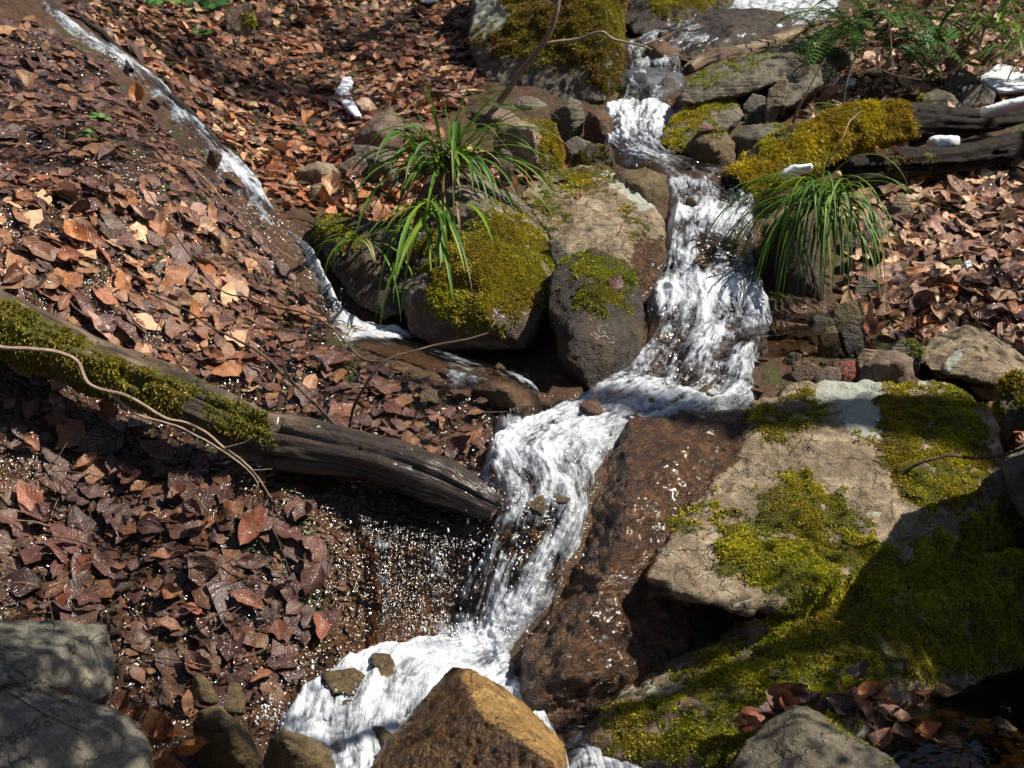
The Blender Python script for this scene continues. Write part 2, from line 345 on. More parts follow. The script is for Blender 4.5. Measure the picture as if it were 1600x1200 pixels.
def hit(px, py):
    ys = np.arange(1.6, 10.9, 0.01); d = ray(px, py); t = ys / d[1]
    x = d[0] * t; z = CAMZ + d[2] * t; g = z - hbase(x, ys); k = np.argmax(g < 0)
    if g[k] >= 0: k = len(ys) - 1
    return np.array([x[k], ys[k], z[k]])
def tnormal(x, y):
    e = 0.03; gx = (hbase(x + e, y) - hbase(x - e, y)) / (2 * e); gy = (hbase(x, y + e) - hbase(x, y - e)) / (2 * e)
    n = np.stack([-gx, -gy, np.ones_like(gx)], -1); return n / np.linalg.norm(n, axis=-1, keepdims=True)

# picture regions used for painting of wetness/silt/moss attributes on the ground
LEFT_WET = [(-400,60),(110,60),(360,270),(520,510),(760,640),(770,830),(560,1020),(430,1200),(-400,1200)]
SILT = [(200,1060),(470,1060),(560,1010),(500,850),(560,900),(600,1020),(420,1160),(180,1140)]
BROWNRUN = [(560,540),(760,600),(760,720),(640,740),(560,650)]
RUN2 = [(480,760),(800,770),(770,1010),(520,1030)]
def ground():
    ys1 = np.concatenate([np.arange(-1, 1.7, 0.15), np.arange(1.7, 5.2, 0.011), np.arange(5.2, 7.6, 0.018), np.arange(7.6, 15, 0.2)])
    xs1 = np.concatenate([np.arange(-7, -2.4, 0.2), np.arange(-2.4, 2.7, 0.012), np.arange(2.7, 7.2, 0.2)])
    X, Y = np.meshgrid(xs1, ys1, indexing='ij'); x = X.ravel(); y = Y.ravel()
    z = hbase(x, y)
    far = np.maximum(0, y - 10.9) * 0.45 + np.maximum(0, -4.4 - x) * 0.5 + np.maximum(0, x - 4.9) * 0.4; z = z + far * 1.5
    q = np.stack([x, y, z], 1)
    px, py = proj(q)
    streamy = np.zeros(len(x))
    for poly in WPOLY: streamy = np.maximum(streamy, inpoly(px, py, poly).astype(float))
    amp = 1 - 0.5 * streamy
    z = z + amp * (0.020 * fbm(q, 3.0, 4) + 0.010 * fbm(q, 14.0, 3)) - 0.012 * streamy
    z += streamy * 0.012 * np.abs(fbm(q, 9.0, 3))
    V = np.stack([x, y, z], 1); nx, ny = X.shape
    idx = np.arange(nx * ny).reshape(nx, ny)
    F = np.stack([idx[:-1, :-1], idx[1:, :-1], idx[1:, 1:], idx[:-1, 1:]], -1).reshape(-1, 4)
    wet = np.where(inpoly(px, py, LEFT_WET), 1.0, 0.15); wet = np.maximum(wet, streamy)
    silt = np.maximum.reduce([inpoly(px, py, SILT) * 0.9, inpoly(px, py, BROWNRUN) * 0.55, inpoly(px, py, RUN2) * 0.8, streamy * 0.45])
    moss = (fbm(q, 2.2, 3) > 0.1) * 0.5 * (1 - streamy)
    o = fastmesh('ground', V, F, M['ground'], {'wet': wet, 'silt': silt, 'moss': moss}); tag(o, kind='structure')
    return o

# ------------------------------------------------------------------ water ribbons (pairs of banks in the picture, laid on the stream bed)
MAIN = [(1150,-30,1330,-30,.9),(1130,12,1310,18,.95),(1070,40,1230,60,.55),(975,75,1085,88,.5),(968,105,1078,112,.6),(960,160,1068,163,.35),
 (935,178,1060,176,1.15),(925,200,1048,205,.85),(930,222,1050,235,.8),(950,250,1075,262,.6),(1005,275,1165,275,.45),(1030,300,1190,305,.5),(1035,330,1190,332,.55),
 (1030,352,1188,352,1.1),(1025,380,1188,380,.6),(1018,430,1198,440,.55),(1005,462,1205,475,1.05),(1000,490,1222,503,.75),(1000,530,1205,540,.55),
 (975,570,1185,580,.6),(930,605,1190,625,.62),(865,640,1090,655,.75),(800,675,1000,690,.75),(740,715,940,730,.95),(740,755,940,755,.75),
 (762,800,935,800,.62),(735,870,915,870,.6),(695,950,880,950,.7),(680,1000,815,1005,1.15),(590,1025,820,1040,1.25),(480,1070,840,1085,1.0),
 (420,1120,880,1130,.9),(390,1190,900,1190,.85),(380,1270,930,1270,.8)]
SIDE = [(62,10,82,0,.7),(107,50,125,44,.8),(157,86,180,78,.8),(214,124,233,114,.6),(264,175,284,166,.75),(308,226,332,216,.75),(344,275,392,268,1.0),(382,320,424,312,.8),(432,362,464,352,.7),
 (468,402,502,387,.85),(488,450,528,440,.85),(508,500,565,490,.9),(510,520,645,512,1.3),(560,545,690,535,.3),(640,572,790,562,.25),(700,600,850,590,.6),(740,640,875,640,.3),(765,680,875,668,.8)]
RUN = [(560,540),(760,600),(760,720),(640,740),(560,650)]
RUN2 = [(480,760),(800,770),(770,1010),(520,1030)]
def ground():
    ys1 = np.concatenate([np.arange(-1, 1.7, 0.15), np.arange(1.7, 5.2, 0.011), np.arange(5.2, 7.6, 0.018), np.arange(7.6, 15, 0.2)])
    xs1 = np.concatenate([np.arange(-7, -2.4, 0.2), np.arange(-2.4, 2.7, 0.012), np.arange(2.7, 7.2, 0.2)])
    X, Y = np.meshgrid(xs1, ys1, indexing='ij'); x = X.ravel(); y = Y.ravel()
    z = hbase(x, y)
    far = np.maximum(0, y - 10.9) * 0.45 + np.maximum(0, -4.4 - x) * 0.5 + np.maximum(0, x - 4.9) * 0.4; z = z + far * 1.5
    q = np.stack([x, y, z], 1)
    px, py = proj(q)
    streamy = np.zeros(len(x))
    for poly in WPOLY: streamy = np.maximum(streamy, inpoly(px, py, poly).astype(float))
    amp = 1 - 0.5 * streamy
    z = z + amp * (0.020 * fbm(q, 3.0, 4) + 0.010 * fbm(q, 14.0, 3)) - 0.012 * streamy
    z += streamy * 0.012 * np.abs(fbm(q, 9.0, 3))
    V = np.stack([x, y, z], 1); nx, ny = X.shape
    idx = np.arange(nx * ny).reshape(nx, ny)
    F = np.stack([idx[:-1, :-1], idx[1:, :-1], idx[1:, 1:], idx[:-1, 1:]], -1).reshape(-1, 4)
    wet = np.where(inpoly(px, py, LEFT_WET), 1.0, 0.15); wet = np.maximum(wet, streamy)
    silt = np.maximum.reduce([inpoly(px, py, SILT) * 0.9, inpoly(px, py, BROWNRUN) * 0.55, inpoly(px, py, RUN2) * 0.8, streamy * 0.45])
    moss = (fbm(q, 2.2, 3) > 0.1) * 0.5 * (1 - streamy)
    o = fastmesh('ground', V, F, M['ground'], {'wet': wet, 'silt': silt, 'moss': moss}); tag(o, kind='structure')
    return o

# ------------------------------------------------------------------ water ribbons (pairs of banks in the picture, laid on the stream bed)
MAIN = [(1150,-30,1330,-30,.9),(1130,12,1310,18,.95),(1070,40,1230,60,.55),(975,75,1085,88,.5),(968,105,1078,112,.6),(960,160,1068,163,.35),
 (935,178,1060,176,1.15),(925,200,1048,205,.85),(930,222,1050,235,.8),(950,250,1075,262,.6),(1005,275,1165,275,.45),(1030,300,1190,305,.5),(1035,330,1190,332,.55),
 (1030,352,1188,352,1.1),(1025,380,1188,380,.6),(1018,430,1198,440,.55),(1005,462,1205,475,1.05),(1000,490,1222,503,.75),(1000,530,1205,540,.55),
 (975,570,1185,580,.6),(930,605,1190,625,.62),(865,640,1090,655,.75),(800,675,1000,690,.75),(740,715,940,730,.95),(740,755,940,755,.75),
 (762,800,935,800,.62),(735,870,915,870,.6),(695,950,880,950,.7),(680,1000,815,1005,1.15),(590,1025,820,1040,1.25),(480,1070,840,1085,1.0),
 (420,1120,880,1130,.9),(390,1190,900,1190,.85),(380,1270,930,1270,.8)]
SIDE = [(62,10,82,0,.5),(105,50,126,44,.62),(155,86,184,78,.6),(212,124,236,114,.42),(262,175,288,166,.5),(306,226,336,216,.5),(340,275,396,268,.85),(380,320,428,312,.6),(430,362,466,352,.5),
 (468,402,502,387,.6),(488,450,528,440,.62),(508,500,565,490,.7),(510,520,645,512,1.3),(560,545,690,535,.2),(640,572,790,562,.15),(700,600,850,590,.4),(740,640,875,640,.2),(765,680,875,668,.7)]
RUN = [(500,785,800,790,.15),(520,830,790,830,.3),(540,890,765,880,.36),(548,955,735,950,.4),(552,1015,725,1000,.6)]
PUD = [(1190,480,1290,470,.3),(1150,505,1340,505,.1),(1140,540,1370,543,.05),(1130,560,1320,560,.1)]
FOOT = [(800,1060,900,1075,.6),(850,1130,960,1130,.5),(870,1165,1190,1160,.75),(860,1215,1260,1215,.8),(840,1290,1330,1290,.6)]
LOWR = [(1380,1015,1760,980,.1),(1340,1060,1800,1040,.2),(1350,1120,1840,1110,.15),(1340,1180,1880,1180,.05),(1300,1270,1900,1280,.05)]
def bank_poly(R): return [(r[0], r[1]) for r in R] + [(r[2], r[3]) for r in reversed(R)]
WPOLY = [bank_poly(R) for R in (MAIN, SIDE, RUN, PUD, FOOT, LOWR)]
def ribbon(name, R, nl, nw, mat, off=0.028, amp=0.012, level=0.0, fadd=-0.06):
    A = np.array([hit(r[0], r[1]) for r in R]); B = np.array([hit(r[2], r[3]) for r in R]); f = np.array([[r[4], 0, 0] for r in R])
    A = catmull(A, nl); B = catmull(B, nl); f = np.clip(catmull(f, nl)[:, 0], 0, 1)
    t = np.linspace(0, 1, nw)[None, :, None]
    G = A[:, None] * (1 - t) + B[:, None] * t
    x = G[..., 0]; y = G[..., 1]
    wob = 0.02 * fbm(np.stack([x.ravel(), y.ravel(), np.full(x.size, 3.3)], 1), 4, 3).reshape(x.shape)
    z = hbase(x, y); z = z * (1 - level) + level * np.median(z)
    mid = 0.5 * (A + B); L = np.concatenate([[0], np.cumsum(np.linalg.norm(np.diff(mid, axis=0), axis=1))])
    Wd = np.linalg.norm(B - A, axis=1)
    uu = (t[..., 0] - 0.5) * Wd[:, None]; vv = np.repeat(L[:, None], nw, 1)
    e = np.minimum(t[..., 0], 1 - t[..., 0]) * Wd[:, None]; edge = ss(0.0, 0.055, e + wob * 1.2)
    foam = np.repeat(f[:, None], nw, 1)
    q = np.stack([uu.ravel() * 1.0, vv.ravel() * 0.42, z.ravel() * 0.3 + 5], 1)
    q2 = np.stack([x.ravel(), y.ravel(), z.ravel()], 1)
    turb = fbm(q, 16, 4, 0.55).reshape(x.shape); t2 = fbm(q2, 34, 3, 0.6).reshape(x.shape); rid = (0.5 - np.abs(fbm(q, 11, 3))).reshape(x.shape)
    a = amp * (0.35 + foam)
    dz = off * edge - 0.03 * (1 - edge) + a * (turb * 1.1 + rid * 0.7 + t2 * 0.22) * (0.3 + 0.7 * edge)
    big = fbm(q2 + 11, 5.5, 3).reshape(x.shape); foam = np.clip(foam + fadd + 0.30 * turb + 0.10 * t2 + 0.38 * big * (1.15 - foam), 0, 1.2)
    nr = tnormal(x, y) * (1 - level) + level * np.array([0, 0, 1.0])
    V = np.stack([x, y, z], -1) + nr * dz[..., None]
    idx = np.arange(nl * nw).reshape(nl, nw)
    F = np.stack([idx[:-1, :-1], idx[1:, :-1], idx[1:, 1:], idx[:-1, 1:]], -1).reshape(-1, 4)
    o = fastmesh(name, V.reshape(-1, 3), F, mat, {'foam': foam.ravel()}, uv=np.stack([uu.ravel(), vv.ravel()], 1))
    tag(o, kind='structure'); return o
ground()
ribbon('stream_water', MAIN, 1500, 90, M['water'], 0.030, 0.016, fadd=0.09)
ribbon('side_stream_water', SIDE, 1000, 34, M['water'], 0.013, 0.008, fadd=0.12)
ribbon('cascade_water', RUN, 260, 80, M['film'], 0.018, 0.007)
ribbon('side_pool_water', PUD, 160, 90, M['pool'], 0.034, 0.003, level=0.92)
ribbon('lower_water', FOOT, 160, 140, M['water'], 0.020, 0.008, level=0.8)
ribbon('lower_pool_water', LOWR, 180, 140, M['pool'], 0.025, 0.004, level=0.95)

def seep():
    xs1 = np.arange(-2.4, 0.1, 0.012); ys1 = np.arange(2.2, 5.4, 0.012); X, Y = np.meshgrid(xs1, ys1, indexing='ij'); x = X.ravel(); y = Y.ravel(); z = hbase(x, y); q = np.stack([x, y, z], 1)
    px, py = proj(q); n1 = fbm(q, 3.0, 4); n2 = fbm(q + 8, 5.0, 3); k = inpoly(px + 30 * n2, py + 30 * n1, LEFT_WET)
    z = z + 0.020 * n1 + 0.010 * fbm(q, 14.0, 3) + .013 + .012 * n2 + .0025 * fbm(q, 40, 2)
    idx = np.arange(x.size).reshape(X.shape); F = np.stack([idx[:-1, :-1], idx[1:, :-1], idx[1:, 1:], idx[:-1, 1:]], -1).reshape(-1, 4); F = F[k[F].all(1)]
    us, inv = np.unique(F, return_inverse=True); V = np.stack([x, y, z], 1)[us]
    o = fastmesh('seeping_water', V, inv.reshape(-1, 4), M['seep'], {'foam': np.zeros(len(V))}); tag(o, kind='structure')
def seep_mat():
    s = NT('seeping_water'); p = s.pos()
    h = s.math('ADD', s.noise(p, 48, 1, 0.5), s.math('MULTIPLY', s.noise(p, 100, 0.5, 0.5), 0.4)); nb = s.bump(h, 1.0, 0.016)
    fr = s.n('Fresnel'); s.set(fr, IOR=1.33, Normal=nb); gl = s.n('BsdfGlossy'); s.set(gl, Color=(1, 1, 1, 1), Roughness=0.14, Normal=nb)
    tr = s.n('BsdfTransparent'); s.set(tr, Color=(0.93, 0.88, 0.82, 1)); mx = s.n('MixShader'); s.set(mx, _0=fr.outputs[0], _1=tr.outputs[0], _2=gl.outputs[0]); return s.done(mx.outputs[0])
M['seep'] = seep_mat(); seep()
# ------------------------------------------------------------------ rocks
def hull_bm(bm, pts):
    vs = [bm.verts.new(tuple(p)) for p in pts]
    r = bmesh.ops.convex_hull(bm, input=vs)
    bad = [v for v in vs if v.is_valid and not v.link_faces]
    bmesh.ops.delete(bm, geom=bad, context='VERTS')
def remesh(bm, vox, smooth, name):
    me = bpy.data.meshes.new('tmp'); bm.to_mesh(me); bm.free()
    o = bpy.data.objects.new('tmp', me); COL.objects.link(o)
    m = o.modifiers.new('r', 'REMESH'); m.mode = 'VOXEL'; m.voxel_size = vox
    if smooth:
        m2 = o.modifiers.new('s', 'SMOOTH'); m2.factor = 0.5; m2.iterations = smooth
    dg = bpy.context.evaluated_depsgraph_get(); dg.update()
    e = o.evaluated_get(dg); m3 = bpy.data.meshes.new_from_object(e)
    bpy.data.objects.remove(o); bpy.data.meshes.remove(me)
    n = len(m3.vertices); V = np.empty(n * 3, np.float32); m3.vertices.foreach_get('co', V)
    N = np.empty(n * 3, np.float32); m3.vertex_normals.foreach_get('vector', N)
    m3.calc_loop_triangles(); k = len(m3.polygons); F = np.empty(len(m3.loops), np.int32); m3.loops.foreach_get('vertex_index', F)
    tot = np.empty(k, np.int32); m3.polygons.foreach_get('loop_total', tot)
    if (tot == 4).all(): F = F.reshape(-1, 4)
    else:
        T = np.empty(len(m3.loop_triangles) * 3, np.int32); m3.loop_triangles.foreach_get('vertices', T); F = T.reshape(-1, 3)
    bpy.data.meshes.remove(m3)
    return V.reshape(-1, 3).astype(float), N.reshape(-1, 3).astype(float), F
def vnormals(V, F):
    a, b, c = V[F[:, 0]], V[F[:, 1]], V[F[:, 2]]; n = np.cross(b - a, c - a); N = np.zeros_like(V)
    for k in range(F.shape[1]): np.add.at(N, F[:, k], n)
    return N / np.maximum(np.linalg.norm(N, axis=1, keepdims=True), 1e-9)
MCOL = {'olive': ((0.58, 0.52, 0.04), (0.22, 0.21, 0.02)), 'yellow': ((0.66, 0.52, 0.03), (0.24, 0.19, 0.018)),
        'green': ((0.34, 0.42, 0.03), (0.11, 0.15, 0.015)), 'brown': ((0.26, 0.18, 0.03), (0.10, 0.075, 0.015))}
def tufts(name, V, N, F, mask, parent, dens=60000, L=0.008, cols='olive', w=0.0022, lift=0.5, hang=0.0):
    """many tiny moss shoots growing out of a surface, one mesh"""
    F3 = F if F.shape[1] == 3 else np.vstack([F[:, [0, 1, 2]], F[:, [0, 2, 3]]])
    a, b, c = V[F3[:, 0]], V[F3[:, 1]], V[F3[:, 2]]
    ar = 0.5 * np.linalg.norm(np.cross(b - a, c - a), axis=1); m = mask[F3].mean(1)
    fc = (a + b + c) / 3; vd = np.array([0, 0, CAMZ]) - fc; nn = N[F3].mean(1)
    face = (nn * vd).sum(1) / np.linalg.norm(vd, axis=1)
    wgt = ar * np.clip(m, 0, 1) ** 1.5 * (face > -0.35); tot = wgt.sum()
    if tot < 1e-6: return None
    n = int(min(110000, dens * tot))
    if n < 20: return None
    f = rng.choice(len(F3), n, p=wgt / tot); r1 = np.sqrt(rng.random(n)); r2 = rng.random(n)
    bc = np.stack([1 - r1, r1 * (1 - r2), r1 * r2], 1)[:, :, None]
    p = (np.stack([a[f], b[f], c[f]], 1) * bc).sum(1); nr = (N[F3[f]] * bc).sum(1)
    nr /= np.linalg.norm(nr, axis=1, keepdims=True)
    K = 3
    p = np.repeat(p, K, 0); nr = np.repeat(nr, K, 0); nt = len(p)
    d = nr * lift + rng.normal(size=(nt, 3)) * 0.55 + np.array([0, 0, 0.15 - hang]); d /= np.linalg.norm(d, axis=1, keepdims=True)
    patch = np.clip(fbm(p, 13, 3) * 0.9 + 0.5, 0, 1)
    ln = L * (0.4 + 0.9 * rng.random(nt)) * (0.6 + 0.9 * patch)
    s = np.cross(d, rng.normal(size=(nt, 3))); s /= np.linalg.norm(s, axis=1, keepdims=True); ww = (w * (0.6 + 0.8 * rng.random(nt)))[:, None]
    base = p - nr * 0.001
    mid = base + d * ln[:, None] * 0.55; tip = base + (d + nr * 0.1 + np.array([0, 0, -0.25])) * ln[:, None]
    V4 = np.stack([base - s * ww * 0.4, mid + s * ww, tip, mid - s * ww], 1).reshape(-1, 3)
    Fq = np.arange(nt * 4).reshape(-1, 4)
    cc = MCOL[cols] if isinstance(cols, str) else cols
    k = np.clip(patch * 0.7 + 0.35 * rng.random(nt), 0, 1)[:, None]
    col = np.array(cc[0]) * k + np.array(cc[1]) * (1 - k)
    hue = np.clip(fbm(p + 9, 6, 4) * 1.3 + 0.45, 0, 1)[:, None]; hu2 = np.clip(fbm(p + 29, 4, 3) * 1.4 + 0.3, 0, 1)[:, None]
    col = col * (1 - 0.6 * hue) + 0.6 * hue * np.array([0.26, 0.16, 0.03]); col = col * (1 - .45 * hu2) + .45 * hu2 * np.array([.34, .37, .03])
    col *= (0.7 + 0.6 * rng.random((nt, 1)))
    return fastmesh(name, V4, Fq, M['moss'], col=np.repeat(col, 4, 0), base=parent.location, parent=parent, smooth=False)
ROCKS = []
def rock(name, hulls, mat, label, group=None, cat='rock', vox=0.011, smooth=3, disp=0.010, f=7.0, crag=0.012, moss=None, mcols='olive', mL=0.008, mdens=60000, wet=None, lich=None, top=None, hang=0.0):
    """hulls: list of lists of world points; their union becomes one weathered stone. moss: list of (picture polygon, strength)"""
    bm = bmesh.new()
    for h in hulls: hull_bm(bm, h)
    V, N, F = remesh(bm, vox, smooth, name)
    sz = np.ptp(V, axis=0).max()
    q = V + 3.7 * len(ROCKS)
    c = fbm(q * np.array([1, 1, 1.6]), f * 0.55, 3); pl = np.round(c * 3.0) / 3.0     # broken steps
    V = V + N * (disp * fbm(q, f, 4)[:, None] + crag * (pl - c * 0.5)[:, None] + disp * 0.42 * fbm(q, f * 5, 4, 0.6)[:, None])
    V = V + N * (0.002 * fbm(q, 60, 2))[:, None]
    N = vnormals(V, F); px, py = proj(V)
    m = np.zeros(len(V)); nz = fbm(V + 5, 9, 4); nf = fbm(V + 2, 30, 3)
    for poly, st in (moss or []):
        pj = 0
        for (jx, jy, kz) in ((0, 0, 14), (16, 6, 26), (-14, 10, 30), (6, -18, 34), (-10, -12, 40), (4, 16, 22)): pj = pj + inpoly(px + jx + kz * nz, py + jy + kz * nf, poly) / 6.0
        m = np.maximum(m, pj * st)
    if top is not None: m = np.maximum(m, ss(top[0], top[0] + 0.25, N[:, 2] + 0.35 * nz) * top[1])
    hole = fbm(V + 31, 16, 4); m = np.clip(m * (1.05 + 0.5 * nz + 0.45 * nf) - 0.45 * ss(0.05, 0.5, hole) * (m > 0), 0, 1)
    wt = np.zeros(len(V))
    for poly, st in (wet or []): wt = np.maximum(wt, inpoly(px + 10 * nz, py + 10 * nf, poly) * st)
    lc = np.zeros(len(V))
    for poly, st in (lich or []): lc = np.maximum(lc, inpoly(px + 10 * nz, py + 10 * nf, poly) * st)
    V = V + N * (m * (0.003 + 0.005 * nz))[:, None]
    base = np.array([V[:, 0].mean(), V[:, 1].mean(), V[:, 2].min()])
    o = fastmesh(name, V, F, mat, {'moss': m, 'wet': wt, 'lichen': lc}, base=base)
    tag(o, label, cat, group); ROCKS.append(o)
    if m.max() > 0.3: tufts('moss', V, N, F, np.where(m > 0.22, m, 0), o, dens=mdens, L=mL, cols=mcols, hang=hang)
    return o
def stone(name, outline, mat, label, ridge=(), thick=None, sink=0.06, d=None, dd=0.0, **kw):
    """a stone from its outline in the picture, standing where its foot meets the ground"""
    o = np.array(outline, float); cx, cy = o.mean(0); low = o[o[:, 1].argmax()]
    if d is None: d = hit(low[0], low[1] - 4)[1]
    d = d + dd; wpx = np.ptp(o[:, 0]) * d / FPX; th = thick or 0.75 * wpx
    pts = []; ymin, ymax = o[:, 1].min(), o[:, 1].max()
    for x, y in o:
        k = (ymax - y) / max(1, ymax - ymin); pts.append(P(x, y, d + 0.30 * th * k))          # the face leans back
    for x, y in o:
        k = (ymax - y) / max(1, ymax - ymin)
        b = P(cx + (x - cx) * 0.8, cy + (y - cy) * 0.8 + 3, d + th); pts.append(b)
    for r in ridge: pts.append(P(r[0], r[1], d - r[2]))
    c = P(cx, ymax, d)
    for x, y in o[o[:, 1] > cy]: b = P(cx + (x - cx) * 0.9, y, d + 0.1 * th); b[2] -= sink; pts.append(b); b2 = b.copy(); b2[1] += th * 0.7; pts.append(b2)
    vox = kw.pop('vox', max(0.0045, min(0.011, wpx / 26)))
    kw.setdefault('disp', min(0.010, wpx * 0.03)); kw.setdefault('crag', min(0.010, wpx * 0.028)); kw.setdefault('f', min(11, max(6, 1.2 / max(wpx, 0.05))))
    kw.setdefault('smooth', 1)
    return rock(name, [pts], mat, label, vox=vox, **kw)
def floor(pts, z, s=0.95):
    c = np.mean(pts, axis=0); return [np.array([c[0] + (p[0] - c[0]) * s, c[1] + (p[1] - c[1]) * s, z]) for p in pts]

# the great boulder
hA = [P(*a) for a in [(985,645,3.38),(1075,640,3.42),(1170,640,3.48),(1150,780,3.2),(950,748,3.2),(898,888,2.98),(832,985,2.84),(816,1040,2.77),(828,1090,2.68),(1120,930,3.0),(1100,985,2.90),(1080,1060,2.80),(1060,720,3.22),(1040,715,3.17),(990,790,3.0),(962,872,2.89),(918,965,2.78),(975,960,2.84),(1045,950,2.90),(1045,850,2.96),(885,1050,2.69),(950,1060,2.76)]]
hA += floor([p for p in hA[:10]], 0.02) + [np.array([0.7, 3.6, 0.1]), np.array([0.3, 3.5, 0.1])]
hB = [P(*a) for a in [(1178,628,3.52),(1232,598,3.56),(1340,594,3.56),(1475,598,3.52),(1545,645,3.42),(1590,760,3.25),(1600,860,3.2),(1160,958,2.70),(1085,938,2.73),(1010,904,2.82),(1020,872,2.97),(1100,770,3.16),(1140,700,3.33),(1500,840,3.0),(1400,900,2.92),(1290,700,3.22),(1330,840,2.96),(1180,860,2.90)]]
hB += [np.array([0.35, 3.35, 0.30]), np.array([0.8, 3.2, 0.25]), np.array([1.3, 3.3, 0.2]), np.array([1.2, 4.0, 0.3]), np.array([0.6, 3.9, 0.3])]
hC = [P(*a) for a in [(1180,965,2.90),(1330,890,2.93),(1500,900,3.0),(1108,1040,2.80),(960,1100,2.70),(900,1140,2.62),(935,1180,2.54),(1050,1190,2.49),(1175,1180,2.48),(1320,1105,2.60),(1360,1075,2.66),(1450,1055,2.76),(1620,1035,2.92),(1660,850,3.1),(1250,1000,2.74)]]
hC += floor(hC, 0.02, 1.0) + [np.array([0.5, 3.2, 0.1]), np.array([1.4, 3.4, 0.1])]
rock('mossy_boulder', [hA, hB, hC], M['pale'], 'huge angular boulder with pale lichened ridge, thick green moss and a brown wet slab', vox=0.0085, smooth=1, disp=0.014, f=6, crag=0.022,
     moss=[([(1115,830),(1250,730),(1330,800),(1420,900),(1370,1100),(1180,1130),(1090,1060),(1230,965),(1130,880)], 1.0), ([(1370,590),(1545,620),(1540,760),(1500,800),(1430,790),(1370,680)], 0.95),
           ([(1160,650),(1280,600),(1300,650),(1240,690),(1160,700)], 0.75), ([(940,1120),(1180,990),(1360,1100),(1180,1200),(940,1190)], 0.72), ([(1050,800),(1130,760),(1120,820),(1040,860)], 0.6),
           ([(1340,870),(1600,780),(1620,1050),(1360,1070)], 0.85)],
     wet=[([(790,640),(1170,640),(1150,720),(1080,790),(1030,860),(1010,930),(1170,960),(960,1090),(900,1200),(780,1100)], 1.0), ([(860,1100),(1250,1060),(1300,1200),(860,1200)], 0.55)],
     lich=[([(1285,590),(1372,590),(1385,690),(1340,680),(1310,640),(1270,650)], 1.0)], mcols='olive', mL=0.0065, mdens=210000)

# the other stones of the stream (outline in the picture, ridge points stand forward of it)
rock('mossy_rock', [[P(*a) for a in [(660,285,4.5),(740,272,4.5),(690,268,4.45),(690,330,4.25),(705,295,4.4),(745,290,4.42),(800,320,4.3),(860,395,4.1),(862,430,4.0),(845,500,3.88),(830,545,3.85),(690,548,3.85),(640,520,3.9),(628,470,4.0),(650,390,4.15),(680,345,4.25),(760,335,4.12),(750,420,3.92),(760,500,3.80),(690,450,3.92)]]
     + [P(640,330,4.6), P(850,330,4.6), P(860,520,4.4), P(640,540,4.4)]], M['grey'], 'rounded boulder with a thick olive moss cap below a grey top, under the large sedge', vox=0.008, crag=0.008,
     moss=[([(672,365),(705,350),(722,368),(745,335),(780,325),(830,355),(865,395),(868,440),(830,480),(800,520),(770,500),(720,510),(690,470),(665,440)], 1.0)], wet=[([(600,470),(900,470),(900,600),(600,600)], 0.7)], mcols='olive', mL=0.009, mdens=150000, hang=0.3)
rock('dark_rock', [[P(*a) for a in [(880,405,3.98),(930,388,4.02),(990,420,3.98),(1008,500,3.85),(1005,560,3.78),(975,600,3.68),(925,612,3.62),(880,560,3.65),(858,480,3.8),(862,430,3.9),(930,440,3.80),(900,520,3.66),(960,540,3.66)]]
     + [P(880,430,4.4), P(990,440,4.4), P(985,620,4.1), P(880,620,4.1), P(930,640,3.75)]], M['dark'], 'dark wet block with a moss patch on top, between the foaming stream and mossy boulder', vox=0.008,
     moss=[([(895,400),(975,400),(990,450),(960,490),(900,480),(880,440)], 0.9)], mcols='green', mL=0.007, mdens=110000)
rock('broad_rock', [[P(*a) for a in [(812,300,4.55),(850,272,4.65),(905,258,4.7),(945,260,4.68),(985,288,4.55),(1037,340,4.32),(1042,395,4.16),(1025,450,4.0),(1000,475,3.96),(930,400,4.1),(880,400,4.15),(862,375,4.25),(830,330,4.4),(930,330,4.36),(960,380,4.16)]]
     + [P(850,330,5.1), P(1000,330,5.1), P(1040,460,4.6), P(870,470,4.6)]], M['pale'], 'broad sloping greyish brown boulder with yellow moss on its crest beside the stream', vox=0.008,
     moss=[([(870,270),(905,258),(960,262),(975,290),(900,305),(870,290)], 0.9), ([(950,315),(1000,320),(1040,370),(1010,385),(960,350)], 0.6), ([(835,270),(870,280),(900,360),(860,370),(830,330)], 0.55)], lich=[([(920,262),(1010,262),(1035,340),(1000,330)], 0.5)],
     wet=[([(990,380),(1060,370),(1060,480),(980,480)], 1.0)], mcols='yellow', mL=0.006)
stone('wet_rock', [(948,285),(965,265),(1010,262),(1042,275),(1046,310),(1030,340),(985,330),(955,310)], M['olive'], 'rounded glistening wet stone at the lip of the stream behind the broad boulder', ridge=[(1000,290,.06)], d=4.55)
stone('mossy_rock', [(775,200),(790,190),(845,186),(868,192),(880,235),(875,262),(835,262),(790,262),(772,232)], M['pale'], 'cube shaped stone with bright yellow moss covering one face', ridge=[(832,200,.05),(838,255,.06)], moss=[([(830,186),(885,180),(890,265),(836,265),(838,215),(812,205)], 1.0)], mcols='yellow', mL=0.007, mdens=150000, d=4.85, thick=.18)
stone('grey_rock', [(553,215),(575,190),(610,165),(628,185),(632,205),(622,230),(575,240),(560,235)], M['purple'], 'purplish grey wedge of rock near the snow remnant', ridge=[(590,205,.05)], d=5.05, thick=.12)
stone('grey_rock', [(625,195),(650,192),(672,200),(675,220),(640,225),(622,220)], M['grey'], 'grey stone half hidden behind the purplish wedge', ridge=[(645,203,.03)], d=5.15)
stone('grey_rock', [(735,172),(765,165),(800,172),(822,192),(815,205),(775,208),(740,200)], M['purple'], 'flat topped grey stone behind the sedge, under the pale branch', ridge=[(780,185,.04)], d=5.45)
stone('grey_rock', [(797,165),(810,152),(840,152),(858,165),(853,182),(820,186),(800,178)], M['grey'], 'small bluish grey stone at the foot of the branch', ridge=[(830,165,.04)], d=5.7)
